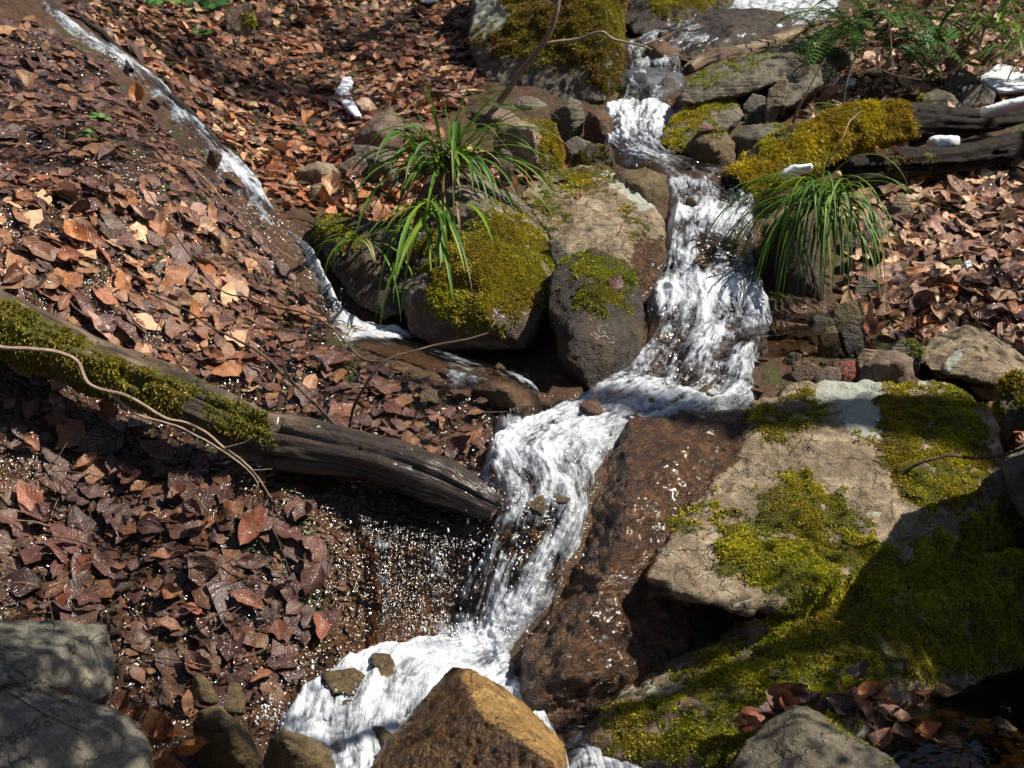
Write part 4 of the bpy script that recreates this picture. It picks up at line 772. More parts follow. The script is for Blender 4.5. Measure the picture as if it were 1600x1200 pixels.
twig('twig', [([P(1335,85,5.3),P(1390,115,5.3),P(1440,125,5.5)],.003,.002),([P(1385,0,5.6),P(1392,60,5.5),P(1395,118,5.4)],.003,.003)], M['twig'], 'thin reddish stem bent beside the fern')
twig('twig', [([P(425,790,2.84),P(430,830,2.82),P(455,900,2.82),P(470,960,2.8)],.0015,.001),([P(400,760,2.84),P(440,850,2.8),P(500,890,2.82)],.0013,.0008),([P(395,760,2.84),P(400,830,2.82),P(440,900,2.8)],.0013,.0008)], M['twig'], 'spray of hair thin rootlets trailing below the fallen log')
twig('twig', [([P(15,1083,1.98),P(70,1115,1.96),P(145,1150,1.95)],.0014,.0009)], M['dark_twig'], 'fine dark twig lying across the shaded slab')

# ------------------------------------------------------------------ plants
def blades_mesh(name, specs, parent, mat=None):
    """specs: dict(root, dir, len, droop, width, c0, c1)"""
    Vs, Fs, Us, Cs, n = [], [], [], [], 0; K = 16
    for s in specs:
        t = np.linspace(0, 1, K); d = np.array(s['dir'], float); d /= np.linalg.norm(d); L = s['len']
        p = np.array(s['root'], float); pts = [p.copy()]; v = d.copy()
        for k in range(K - 1):
            v = v + np.array([0, 0, -1]) * s['droop'] * (0.4 + 1.2 * t[k]) / (K - 1); v /= np.linalg.norm(v); p = p + v * L / (K - 1); pts.append(p.copy())
        C = np.array(pts); T = np.gradient(C, axis=0); T /= np.linalg.norm(T, axis=1)[:, None]
        side = np.cross(T, [0, 0, 1]); nn = np.linalg.norm(side, axis=1)[:, None]; side = np.where(nn < 0.15, np.array([[d[1], -d[0], 0.01]]), side); side /= np.linalg.norm(side, axis=1)[:, None]
        tw = s.get('tw', 0) * t[:, None]; nrm = np.cross(side, T); side = side * np.cos(tw) + nrm * np.sin(tw); nrm = np.cross(side, T)
        w = s['width'] * np.clip(0.55 + 1.2 * t, 0, 1) * np.clip((1 - t) * 2.6, 0.03, 1); w = w[:, None]
        V = np.stack([C - side * w + nrm * w * 0.45, C, C + side * w + nrm * w * 0.45], 1).reshape(-1, 3)
        i = np.arange(K * 3).reshape(K, 3); F = np.vstack([np.stack([i[:-1, a], i[:-1, a + 1], i[1:, a + 1], i[1:, a]], 1) for a in (0, 1)])
        Vs.append(V); Fs.append(F + n); n += len(V); Us.append(np.stack([np.tile([0, .5, 1.], K) * 0.5, np.repeat(t, 3)], 1))
        tip = s.get('tip', 0); cc = np.array(s['c0'])[None] * (1 - t[:, None]) + np.array(s['c1'])[None] * t[:, None]
        kk = ss(1 - tip - 0.05, 1 - tip + 0.05, t)[:, None] if tip > 0 else 0; cc = cc * (1 - kk) + kk * np.array([[0.38, 0.25, 0.12]])
        Cs.append(np.repeat(cc, 3, 0))
    V = np.vstack(Vs)
    return fastmesh(name, V, np.vstack(Fs), mat or M['blade'], col=np.vstack(Cs), uv=np.vstack(Us), base=parent.location, parent=parent)
def empty(name, loc, label, cat, group=None):
    o = bpy.data.objects.new(name, None); COL.objects.link(o); o.location = [float(v) for v in loc]; o.empty_display_size = 0.05; tag(o, label, cat, group); return o
def sedge(name, root, n, length, label, az=(0, 6.28), el=(0.5, 1.3), droop=(1.5, 3.0), width=0.0035, light=0.3, seed=1, dry=8, spread=0.04, targets=()):
    r = random.Random(seed); t = empty(name, root, label, 'plant'); G = []
    g0 = (0.05, 0.13, 0.016); g1 = (0.08, 0.20, 0.03); gy = (0.18, 0.30, 0.03)
    for k in range(n):
        a = r.uniform(*az); e = r.uniform(*el); c = g0 if r.random() > light else gy
        b = r.uniform(.75, 1.25)
        G.append(dict(root=np.array(root) + np.array([r.gauss(0, spread), r.gauss(0, spread), r.gauss(0, spread * .3)]), dir=(math.cos(a) * math.cos(e), math.sin(a) * math.cos(e), math.sin(e)), len=length * r.uniform(.45, 1.1), droop=r.uniform(*droop),
                      width=width * r.uniform(.6, 1.2), c0=[v * b for v in (gy if r.random() < .5 else c)], c1=[v * b for v in (g1 if c is g0 else gy)], tw=r.uniform(-.7, .7), tip=r.choice([0, 0, 0, .06, .15])))
    for (ax, ay, az_, L, dr, w) in targets:
        b = r.uniform(.8, 1.2)
        G.append(dict(root=np.array(root) + np.array([r.gauss(0, .015), r.gauss(0, .015), 0]), dir=(ax, ay, az_), len=L, droop=dr, width=w, c0=[v * b for v in gy], c1=[v * b for v in g1], tw=r.uniform(-.3, .3), tip=r.choice([0, .08])))
    blades_mesh('green_blades', G, t)
    if dry:
        D = []
        for k in range(dry):
            a = r.uniform(*az); e = r.uniform(-.3, .6); b = r.uniform(.6, 1.2)
            D.append(dict(root=np.array(root) + np.array([r.gauss(0, spread), r.gauss(0, spread), 0]), dir=(math.cos(a) * math.cos(e), math.sin(a) * math.cos(e), math.sin(e)), len=length * r.uniform(.3, .8), droop=r.uniform(1.5, 3.5), width=width * .8, c0=[v * b for v in (.33, .22, .11)], c1=[v * b for v in (.42, .30, .17)], tw=r.uniform(-1, 1)))
        blades_mesh('dry_blades', D, t)
    return t
TG = [(-.35,0,1,.22,.5,.008),(.5,-.3,1,.34,2.2,.008),(.7,-.3,1,.38,2.4,.008),(.3,-.3,1,.3,2.6,.008),(.95,-.3,.7,.46,2.0,.007),(.9,-.4,.5,.44,2.4,.007),(.3,.1,1,.30,.3,.009),(-.15,-.1,1,.3,.9,.007),(.5,-.2,1,.36,1.0,.007),(-.6,-.2,.9,.36,1.3,.007),(.7,-.2,.9,.4,1.4,.007),(-.25,0,1,.26,.3,.007),(-.12,0,1,.22,.2,.007),(.45,0,1,.34,.15,.008),(.35,.05,1,.26,.2,.008),(.15,0,1,.2,.3,.006),(.05,0,1,.16,.3,.006),(.6,0,.8,.24,1.2,.006),(.8,0,.6,.22,1.5,.006),(-.5,0,.8,.3,1.0,.006),
      (-.9,-.1,.5,.42,1.6,.005),(-.9,-.15,.3,.46,1.8,.005),(.9,-.2,.45,.42,1.3,.005),(.95,-.2,.35,.48,1.5,.005),(.9,-.3,.2,.45,1.8,.006)]
sedge('sedge_plant', P(700,262,4.38), 85, .42, 'large sedge clump with long arching green blades draping over the mossy cap boulder', az=(2.9, 6.5), el=(.1, 1.1), droop=(1.8, 3.4), width=.0065, seed=3, targets=TG, dry=16, spread=.035)
sedge('sedge_plant', P(672,318,4.16), 34, .42, 'hanging sedge blades with tan tips in front of the dark overhanging rock', az=(3.3, 5.2), el=(-.7, .3), droop=(1.0, 2.6), width=.006, seed=5, dry=5, spread=.035)
sedge('sedge_plant', P(562,378,4.05), 11, .30, 'small sedge tuft drooping over the side cascade', az=(2.8, 6.4), el=(.1, .9), droop=(2.5, 4.5), width=.0045, seed=8, dry=1, spread=.012, light=.1)
sedge('sedge_plant', P(1285,305,4.24), 170, .46, 'dense grassy tuft with fine blades hanging toward the stream', az=(2.9, 5.4), el=(-.2, .8), droop=(2.4, 4.4), width=.0034, seed=11, dry=10, spread=.035, light=.25,
      targets=[(.1,0,1,.14,.5,.004),(-.1,0,1,.2,.4,.004),(.8,-.2,.5,.34,1.8,.003),(.9,-.3,.3,.45,1.3,.003),(.6,-.2,.6,.4,3.0,.003),(.3,-.2,.7,.38,3.2,.0035),(-.7,-.1,.6,.34,2.6,.0035),(.95,-.4,.1,.5,.6,.003)])
sedge('sedge_plant', P(1562,42,5.85), 50, .42, 'broad bladed sedge clump just above the snow patch', az=(2.4, 6.6), el=(.0, 1.0), droop=(1.2, 3.0), width=.007, seed=13, dry=8, spread=.05, light=.5)
sedge('sedge_plant', P(1540,-10,6.1), 20, .45, 'tall upright sedge blades reaching beyond the picture top above the snow', az=(0, 6.28), el=(.6, 1.4), droop=(.5, 1.6), width=.006, seed=15, dry=3, light=.4)
sedge('sedge_plant', P(1600,75,5.7), 24, .4, 'sedge clump at the bank edge beside the snow', az=(2.4, 6.0), el=(.0, .9), droop=(1.2, 2.5), width=.006, seed=16, dry=4, light=.5)
sedge('sedge_plant', P(1455,75,5.9), 9, .38, 'sparse single sedge blades among round green leaves', az=(2.4, 6.6), el=(.4, 1.3), droop=(1.2, 2.5), width=.005, seed=17, dry=5, light=.6)
sedge('sedge_plant', P(1310,35,6.2), 12, .4, 'thin sedge blades arching toward the upper waterfall beside the fern', az=(2.8, 3.8), el=(.2, .8), droop=(.8, 2.0), width=.005, seed=19, dry=2, light=.8)
sedge('sedge_plant', P(1330,178,5.1), 3, .16, 'few short green blades sprouting behind the golden mossed log', az=(2.8, 3.6), el=(.2, .6), droop=(.8, 1.6), width=.006, seed=21, dry=0, light=1)
def fern(name, root, n, L, label, seed, az=(0, 6.28)):
    r = random.Random(seed); t = empty(name, root, label, 'fern')
    for k in range(n):
        a = r.uniform(*az); e = r.uniform(.15, 1.1); d = np.array([math.cos(a) * math.cos(e), math.sin(a) * math.cos(e), math.sin(e)]); p = np.array(root) + rng.normal(size=3) * .04; v = d.copy(); C = [p.copy()]
        LL = L * r.uniform(.6, 1.1)
        for q in range(23): v = v + np.array([0, 0, -.065]); v /= np.linalg.norm(v); p = p + v * LL / 23; C.append(p.copy())
        C = np.array(C); Vs, Fs, n0 = [], [], 0
        for q in range(2, 24):
            T = C[q] - C[q - 1]; T /= np.linalg.norm(T); s = np.cross(T, [0, 0, 1]); s /= np.linalg.norm(s) + 1e-6; w = LL * .24 * math.sin(math.pi * (q / 24) ** .8)
            for sg in (-1, 1):
                # a pinna: a row of leaflets
                for m_ in range(7):
                    f0 = m_ / 7; c = C[q] + sg * s * w * f0 + T * w * f0 * .35 - np.array([0, 0, w * .25 * f0 * f0]); l = LL * .036 * (1.15 - f0)
                    for sg2 in (-1, 1):
                        dd = (sg2 * T + sg * s * .6); dd /= np.linalg.norm(dd); ww = l * .32; o_ = np.cross(dd, [0, 0, 1]); o_ /= np.linalg.norm(o_) + 1e-6; o_ = o_ + rng.normal(size=3) * .3
                        Vs += [c - o_ * ww * .5, c + dd * l * .6 - o_ * ww, c + dd * l, c + dd * l * .6 + o_ * ww]; Fs.append([n0, n0 + 1, n0 + 2, n0 + 3]); n0 += 4
        for q in range(23):
            T = C[q + 1] - C[q]; o_ = np.cross(T, [0, 0, 1]); o_ = o_ / (np.linalg.norm(o_) + 1e-6) * .0018; Vs += [C[q] - o_, C[q] + o_, C[q + 1] + o_, C[q + 1] - o_]; Fs.append([n0, n0 + 1, n0 + 2, n0 + 3]); n0 += 4
        b = r.uniform(.7, 1.2); fastmesh('frond', np.array(Vs), np.array(Fs), M['blade'], col=np.tile(np.array([.09, .19, .04]) * b, (n0, 1)), uv=np.zeros((n0, 2)), base=root, parent=t, smooth=False)
    return t
fern('fern_plant', P(1345,50,5.9), 46, .40, 'feathery dark green fern spreading above the leaning slabs', 4, az=(2.0, 6.6))
fern('fern_plant', P(310,6,6.4), 5, .18, 'tiny fern in the shade on the upper leafy slope', 6)
def herb(name, root, n, R, r_leaf, label, seed, bright=1.0):
    r = random.Random(seed); t = empty(name, root, label, 'plant'); Vs, Fs, Cs, n0 = [], [], [], 0
    for k in range(n):
        a = r.uniform(0, 6.28); q = R * math.sqrt(r.random()); c = np.array(root) + np.array([math.cos(a) * q, math.sin(a) * q, 0]); c[2] = max(root[2], float(hbase(c[0], c[1]))) + r.uniform(.01, .04)
        nm = np.array([r.gauss(0, .35), -.45 + r.gauss(0, .3), 1]); nm /= np.linalg.norm(nm); u = np.cross(nm, [0, 1, 0]); u /= np.linalg.norm(u); v = np.cross(nm, u); rr = r_leaf * r.uniform(.6, 1.2)
        th = np.linspace(.35, 6.28 - .35, 15); rad = rr * (1 + .06 * np.sin(th * 7)); ring = c + (np.cos(th) * rad)[:, None] * u + (np.sin(th) * rad)[:, None] * v + nm * rr * .15
        Vs += [c] + list(ring); 
        for i in range(0, 14, 2): Fs.append([n0, n0 + 1 + i, n0 + 2 + i, n0 + 3 + i])
        n0 += 16; b = r.uniform(.7, 1.3) * bright; Cs += [np.array([.06, .15, .035]) * b] * 16
    fastmesh('round_leaves', np.array(Vs), np.array(Fs), M['blade'], col=np.array(Cs), uv=np.zeros((n0, 2)), base=root, parent=t); return t
herb('ground_herb', hit(1445,68), 9, .12, .04, 'cluster of round dark green leaves under the sparse sedge', 1)
herb('ground_herb', hit(1455,100), 5, .07, .04, 'two or three round green leaves above the flat grey stone', 2)
herb('ground_herb', hit(1415,90), 6, .08, .03, 'small round leaves beside the fern foot', 3)
herb('ground_herb', hit(235,14), 12, .12, .035, 'bright green herb leaves at the head of the leafy slope', 4, 1.6)
herb('ground_herb', hit(330,22), 12, .14, .035, 'dark green ground herb in shade of the upper slope', 5)
herb('ground_herb', hit(320,62), 5, .05, .025, 'few pale green leaves on the shaded upper slope', 6, 1.5)
herb('ground_herb', hit(150,196), 6, .04, .014, 'tiny bright green seedlings on wet moss above the side stream', 7, 1.8)
herb('ground_herb', hit(130,228), 6, .04, .013, 'second tiny seedling group on the glistening slope', 8, 1.8)

# ------------------------------------------------------------------ snow remnants
def snow(pts, label, d=None, th=.09, vox=.006):
    o = np.array(pts, float); c = o.mean(0); base = hit(*c)[1] if d is None else d; P_ = []
    for x, y in o:
        yb = hit(x, y)[1] if d is None else d
        P_.append(P(x, y, yb - 0.08)); q = P(c[0] + (x - c[0]) * .8, c[1] + (y - c[1]) * .8, yb - 0.08 - th * .5); P_.append(q); q2 = P(x, y, yb + 0.05); q2[2] -= .02; P_.append(q2)
    o_ = rock('snow_patch', [P_], M['snow'], label, cat='snow', vox=vox, smooth=4, disp=.005, crag=.0, f=10); return o_
snow([(522,148),(535,122),(548,118),(552,128),(545,142),(530,152)], 'upper knob of an old bluish snow ridge on the leafy slope')
snow([(524,148),(545,142),(556,165),(566,184),(556,185),(538,168)], 'lower tongue of the old snow ridge above the purplish wedge')
snow([(1215,270),(1235,258),(1270,254),(1268,260),(1240,270),(1220,273)], 'thin streak of old snow on the golden mossed log', d=4.72)
snow([(1530,120),(1560,100),(1590,104),(1640,120),(1640,140),(1560,148),(1530,128)], 'bright snow patch below the sedge clumps on the bank')
snow([(1530,170),(1560,160),(1640,142),(1640,152),(1560,172),(1535,178)], 'narrow snow strip along the top of the dark end of the mossed log', d=5.25)
snow([(1447,220),(1460,212),(1500,212),(1498,228),(1465,232)], 'ring shaped icy snow remnant between the two rotten logs', d=5.15)
snow([(1315,132),(1322,122),(1340,122),(1336,132),(1320,136)], 'small dab of snow at the foot of the dry stems')
snow([(1506,410),(1515,405),(1520,414),(1510,420)], 'crumb of snow on dry bank leaves', th=.02, vox=.004)
snow([(655,-12),(670,-15),(688,2),(672,6),(658,4)], 'snow scrap high on the shaded leafy slope')

# ------------------------------------------------------------------ fallen leaves
NL, NWL = 10, 5
def leaf_shape(kind, r):
    """one beech-like leaf of length 1 lying along +y, its stalk at the origin"""
    t = np.linspace(0, 1, NL)[:, None]; u = np.linspace(-1, 1, NWL)[None, :]
    asp = {'flat': .27, 'curled': .25, 'folded': .22, 'upright': .26, 'narrow': .15, 'scrap': .33}[kind] * r.uniform(.85, 1.15)
    w = asp * 1.08 * np.sin(np.pi * np.clip(t * .97 + .015, 0, 1) ** .82) ** 1.12 * (1 + .07 * np.sin(t * 47 + r.uniform(0, 6)))
    x = u * w + np.zeros_like(t); y = t - .5 + .04 * np.abs(u) + np.zeros_like(u); x = x + r.uniform(-.08, .08) * (t - .5) ** 2 * 4
    fold = {'flat': .12, 'curled': .4, 'folded': .9, 'upright': .5, 'narrow': .6, 'scrap': .3}[kind] * r.uniform(.6, 1.3)
    if r.random() < .4: x = x * (1 - .35 * (np.sin(t * r.uniform(9, 16) + r.uniform(0, 6)) > .55) * (u > 0))
    z = np.abs(u) * w * fold + np.zeros_like(y)
    cu = {'flat': .15, 'curled': .9, 'folded': .4, 'upright': .9, 'narrow': .6, 'scrap': .5}[kind] * r.choice([-1, 1]) * r.uniform(.5, 1.2)
    z = z + cu * (t - .5) ** 2 * .55; y = y * (1 - .18 * min(1, abs(cu)))
    cr = {'flat': .0, 'curled': .8, 'folded': .3, 'upright': .5, 'narrow': .3, 'scrap': .4}[kind] * r.choice([-1, 1])
    z = z + cr * u ** 2 * w * .6
    P0 = np.stack([x, y + 0 * u, z], -1).reshape(-1, 3); P0[:, 2] += .07 * fbm(P0 + r.uniform(0, 50), 3.2, 3); P0[:, 0] *= 1 + .22 * fbm(P0 + r.uniform(0, 50), 4, 2)
    P0[:, 2] -= P0[:, 2].min() * .5
    uv = np.stack([(u + 1) / 2 + 0 * t, t + 0 * u], -1).reshape(-1, 2); return P0, uv
_i = np.arange(NL * NWL).reshape(NL, NWL)
LF = np.stack([_i[:-1, :-1], _i[:-1, 1:], _i[1:, 1:], _i[1:, :-1]], -1).reshape(-1, 4)
_r = random.Random(5)
LV = [leaf_shape(k, _r) for k in ['flat'] * 5 + ['curled'] * 5 + ['folded'] * 3 + ['scrap'] * 3 + ['narrow'] * 2]
PAL = {'wet': [(.11,.042,.030),(.15,.056,.036),(.20,.075,.035),(.08,.034,.028),(.27,.11,.05),(.17,.075,.055),(.34,.15,.065),(.12,.05,.045),(.24,.12,.085)],
       'mixed': [(.25,.10,.05),(.30,.11,.05),(.10,.045,.03),(.28,.13,.06),(.38,.20,.10),(.06,.03,.022),(.48,.29,.16),(.22,.07,.03),(.13,.06,.045)],
       'dry': [(.36,.20,.12),(.50,.32,.20),(.26,.13,.085),(.14,.065,.05),(.50,.33,.20),(.10,.05,.04),(.33,.14,.06),(.24,.13,.085)],
       'rust': [(.32,.10,.03),(.42,.16,.05),(.22,.07,.03),(.50,.26,.12),(.13,.05,.03),(.36,.17,.08)]}
ZONES = [  # picture polygon, palette, wetness, leaves per square metre, tilt, size
 ([(-500,-20),(60,40),(150,100),(345,290),(510,520),(520,560),(740,600),(770,690),(760,760),(430,650),(0,470),(-500,420)], 'wet', 1.0, 1250, .13, .058),
 ([(-500,250),(100,280),(300,330),(440,480),(400,620),(200,560),(0,460),(-500,420)], 'mixed', .9, 620, .26, .074),
 ([(-500,480),(40,560),(420,760),(500,800),(545,900),(500,1000),(440,1090),(300,1130),(200,1130),(180,980),(-500,980)], 'wet', 1.0, 1150, .11, .066),
 ([(100,-90),(740,-90),(745,165),(640,200),(560,230),(460,320),(420,310),(350,230),(200,70),(100,20)], 'mixed', .55, 800, .32, .070),
 ([(400,255),(700,215),(690,330),(600,360),(490,345),(440,330)], 'rust', .7, 700, .6, .075),
 ([(730,235),(800,255),(905,250),(900,275),(830,300),(790,320)], 'rust', .3, 800, .6, .075),
 ([(1290,240),(1460,245),(2000,180),(2000,520),(1440,545),(1330,500),(1310,440),(1330,340)], 'dry', .35, 800, .36, .078),
 ([(1330,440),(2000,440),(2000,600),(1440,560),(1300,500)], 'mixed', .6, 700, .3, .085),
 ([(1160,160),(1290,60),(1400,-80),(2000,-80),(2000,180),(1440,190),(1260,200)], 'dry', .2, 480, .6, .075),
 ([(1420,590),(1440,550),(2000,540),(2000,760),(1560,720),(1545,640),(1480,600)], 'dry', .3, 700, .7, .080),
 ([(1100,30),(1300,40),(1290,90),(1100,120)], 'mixed', .5, 300, .5, .07),
 ([(1340,255),(1620,215),(1620,240),(1400,262),(1330,285)], 'dry', .3, 500, .5, .07)]
def place_leaves(name, pos, nrm, size, yaw, tilt, colr, wet, mat, label=None):
    n = len(pos); K = NL * NWL
    var = rng.integers(0, len(LV), n); fl = rng.random(n) < np.where(wet > .6, .82, .4); var = np.where(fl, rng.integers(0, 5, n), var); LP = np.array([l[0] for l in LV])[var] * size[:, None, None]; UV = np.array([l[1] for l in LV])[var]
    flip = rng.random(n) < .4; LP[flip, :, 2] *= -1
    a = np.stack([np.cos(yaw), np.sin(yaw), np.zeros(n)], 1); nn = nrm + rng.normal(size=(n, 3)) * tilt[:, None]; nn /= np.linalg.norm(nn, axis=1)[:, None]
    b = np.cross(nn, a); b /= np.linalg.norm(b, axis=1)[:, None]; a = np.cross(b, nn)
    V = pos[:, None] + LP[..., :1] * a[:, None] + LP[..., 1:2] * b[:, None] + LP[..., 2:] * nn[:, None]
    F = (LF[None] + (np.arange(n) * K)[:, None, None]).reshape(-1, 4)
    return fastmesh(name, V.reshape(-1, 3), F, mat, {'wet': np.repeat(wet, K)}, uv=UV.reshape(-1, 2), col=np.repeat(colr, K, 0))
def litter():
    PS, SZ, CC, WT, TL = [], [], [], [], []
    for poly, pal, wet, dens, tilt, size in ZONES:
        area = 6.6 * 6.0; n = int(dens * area * 1.35); x = rng.uniform(-3.2, 3.4, n); y = rng.uniform(2.2, 8.2, n); z = hbase(x, y)
        px, py = proj(np.stack([x, y, z], 1)); jx = px + 20 * fbm(np.stack([x, y, z], 1), 5, 2); k = inpoly(jx, py, poly)
        for wp in WPOLY[:3]: k &= ~inpoly(px, py, wp)
        k &= (px > -260) & (px < 1900) & (py > -140) & (py < 1300)
        bare = fbm(np.stack([x, y, z], 1), 3.2, 3)
        k &= (bare < (.34 if pal == 'wet' else .75)) | (rng.random(n) < .25)
        x, y, z = x[k], y[k], z[k]; m = len(x); lay = rng.random(m) ** 1.5
        PS.append(np.stack([x, y, z + .004 + .022 * lay + .02 * fbm(np.stack([x, y, z], 1), 3.0, 4)], 1)); s = size * np.exp(rng.normal(-.12, .3, m)); s[rng.random(m) < .35] *= .5; SZ.append(s)
        p = np.array(PAL[pal]); c = p[rng.integers(0, len(p), m)] * rng.uniform(.8, 1.7, (m, 1)) * ((.45 if size > .06 else .62) if pal == 'wet' else 1) * np.array([.95, 1.0, 1.05]); CC.append(c)  # wet leaves darker; lower slope painted dimmer still for the grazing sun
        WT.append(np.clip(wet * rng.uniform(.6, 1.2, m), 0, 1)); TL.append(np.full(m, tilt) * rng.uniform(.3, 1.5, m)); 
    PS = np.vstack(PS); SZ = np.concatenate(SZ); CC = np.vstack(CC); WT = np.concatenate(WT); TL = np.concatenate(TL); n = len(PS)
    o = place_leaves('leaf_litter', PS, tnormal(PS[:, 0], PS[:, 1]), SZ, rng.uniform(0, 6.28, n), TL, CC, WT, M['litter'])
    tag(o, 'carpet of wet and dry brown beech leaves covering both banks', 'leaf litter', kind='stuff')
litter()
def sticks():
    n = 520; x = rng.uniform(-2.6, 2.4, n * 4); y = rng.uniform(2.4, 7.8, n * 4); px, py = proj(np.stack([x, y, hbase(x, y)], 1)); k = np.zeros(len(x), bool)
    for z_ in ZONES: k |= inpoly(px, py, z_[0])
    x, y = x[k][:n], y[k][:n]; m = len(x); a = rng.uniform(0, 3.14, m); L = rng.uniform(.02, .08, m); r = rng.uniform(.0007, .0018, m)
    nr = tnormal(x, y); d = np.stack([np.cos(a), np.sin(a), rng.normal(0, .15, m)], 1); d -= nr * (d * nr).sum(1)[:, None] * .8; c = np.stack([x, y, hbase(x, y)], 1) + nr * .034; u = np.cross(d, nr)
    Vs = []
    for t_ in (-1, 0, 1):
        cc = c + d * (L * t_)[:, None] + nr * (.006 * (t_ == 0))
        for q in (0, 2.1, 4.2): Vs.append(cc + (u * math.cos(q) + nr * math.sin(q)) * (r * (1.2 - .4 * t_))[:, None])
    V = np.stack(Vs, 1).reshape(-1, 3); f = np.array([(i * 3 + j, i * 3 + (j + 1) % 3, i * 3 + 3 + (j + 1) % 3, i * 3 + 3 + j) for i in (0, 1) for j in (0, 1, 2)])
    z0 = np.zeros(len(V)); o = fastmesh('twig_litter', V, (f[None] + (np.arange(m) * 9)[:, None, None]).reshape(-1, 4), M['twig'], {'moss': z0, 'wet': z0}, uv=V[:, :2]); tag(o, 'scraps of broken twigs mixed into the leaf carpet', 'twig litter', kind='stuff')
sticks()

# single leaves that stand out of the carpet: each a thing of its own
LCOL = {'purple brown': ((.11,.045,.038), .9), 'dark brown': ((.075,.034,.024), .9), 'rust red': ((.22,.072,.038), .8), 'orange brown': ((.40,.15,.045), .6),
        'pale tan': ((.52,.34,.20), .25), 'light brown': ((.33,.18,.10), .4), 'pinkish brown': ((.36,.20,.155), .4), 'chestnut': ((.19,.075,.035), .8)}
LMATS = {k: leaf_mat(k.replace(' ', '_') + '_leaf', c, w) for k, (c, w) in LCOL.items()}
LKIND = ['flat', 'curled', 'folded', 'upright', 'narrow']
LMESH = {}
for k in LKIND:
    for v in range(3):
        Pv, uvv = leaf_shape(k, random.Random(hash((LKIND.index(k), v)) % 1000 + 3))
        for c in LCOL:
            me_o = fastmesh('fallen_leaf', Pv, LF, LMATS[c], uv=uvv); LMESH[(k, v, c)] = me_o.data; bpy.data.objects.remove(me_o)
LAND = [(100,500,'the mossy end of the fallen log'),(300,610,'the middle of the fallen log'),(560,700,'the bend of the fallen log'),(720,770,'the black log end at the waterfall'),
 (170,130,'the head of the side stream'),(300,230,'the middle of the side stream'),(390,290,'the white foam step of the side stream'),(480,400,'the lower side cascade'),(570,515,'the small foam pool'),
 (60,380,'the pale leaf heap on the upper slope'),(300,380,'the mossy glistening strip of slope'),(545,640,'the forked brown shoot'),(690,640,'the bare brown streaming rock face'),
 (100,980,'the upright grey shaded block'),(340,1120,'the olive wet stone'),(300,1060,'the silty outflow'),(250,880,'the middle of the wet lower slope'),(60,820,'the dark wet patch of the lower slope'),(500,860,'the brown cascade rim'),(420,790,'the tip of the pale branch'),
 (545,150,'the bluish snow ridge'),(590,210,'the purplish wedge of rock'),(380,30,'the sunlit pinkish stone'),(490,270,'the pale cream stone'),(700,90,'the thin curved twig by the tall boulder'),(480,120,'the shadow band of the upper slope'),
 (820,270,'the yellow mossed cube stone'),(600,320,'the big sedge'),(1405,320,'the pale triangular stone'),(1365,370,'the flat leaning stone'),(1500,380,'the middle of the dry bank'),(1360,450,'the dark flat stone in shade'),(1320,490,'the dark bank rock'),
 (1470,270,'the black rotten log'),(1510,545,'the broad pale boulder'),(1385,575,'the blocky brown stone'),(1560,660,'the leaf heap behind the huge boulder'),(1540,110,'the bright snow patch'),(1460,150,'the sloping mossy footed stone'),(1110,190,'the moss covered leafy rock'),(1560,450,'the shaded bank leaves')]
dg = bpy.context.evaluated_depsgraph_get(); dg.update()
HIDE = [o for o in bpy.data.objects if 'water' in o.name or o.name.startswith(('leaf_litter', 'twig_litter'))]
def cast(px, py):
    d = Vector(ray(px, py)).normalized(); o = Vector((0, 0, CAMZ)); 
    for _ in range(12):
        okk, loc, nor, idx, ob, mx_ = S.ray_cast(dg, o, d)
        if not okk: return None
        if ob in HIDE or ob.name.startswith(('leaf_litter', 'twig_litter', 'moss', 'green_', 'dry_', 'twig', 'frond', 'bare', 'stick', 'sedge', 'round', 'fallen_leaf')) : o = loc + d * .002; continue
        return loc, nor, ob
    return None
nleaf = 0
def put_leaf(px, py, kind, colr, size, lift=.012, yaw=None, tilt=.3, where=None, pitch=None):
    global nleaf
    h = cast(px, py)
    if h is None: return None
    loc, nor, ob = h; v = random.randrange(3)
    o = bpy.data.objects.new('fallen_leaf', LMESH[(kind, v, colr)]); COL.objects.link(o)
    n = Vector(nor) + Vector((random.gauss(0, tilt), random.gauss(0, tilt), random.gauss(0, tilt * .5)))
    if kind == 'upright': n = Vector((random.gauss(0, .5), -1.0, .35))
    n.normalize(); yw = random.uniform(0, 6.28) if yaw is None else yaw
    if kind == 'upright': yw = random.uniform(-.5, .5)
    a = Vector((math.cos(yw), math.sin(yw), 0)); b = n.cross(a).normalized(); a = b.cross(n)
    from mathutils import Matrix
    m = Matrix((a, b, n)).transposed().to_4x4(); m.translation = loc + Vector(nor) * (lift + (.35 * size if kind == 'upright' else 0))
    o.matrix_world = m @ Matrix.Diagonal((size, size, size, 1))
    nm = {'flat': 'flat', 'curled': 'curled', 'folded': 'folded', 'upright': 'upstanding', 'narrow': 'narrow'}[kind]
    if where is None:
        q = min(LAND, key=lambda L: (L[0] - px) ** 2 + (L[1] - py) ** 2); dx = px - q[0]; dy = py - q[1]
        where = ('just above ' if dy < -45 else 'just below ' if dy > 45 else 'uphill of ' if dy < -15 else 'downhill of ' if dy > 15 else 'beside ') + q[2]
    s_ = 'large ' if size > .098 else 'small ' if size < .068 else ''
    tag(o, f'{s_}{nm} {colr} leaf {where}', 'leaf', 'fallen leaves strewn over the banks and stones'); nleaf += 1; return o
random.seed(21)
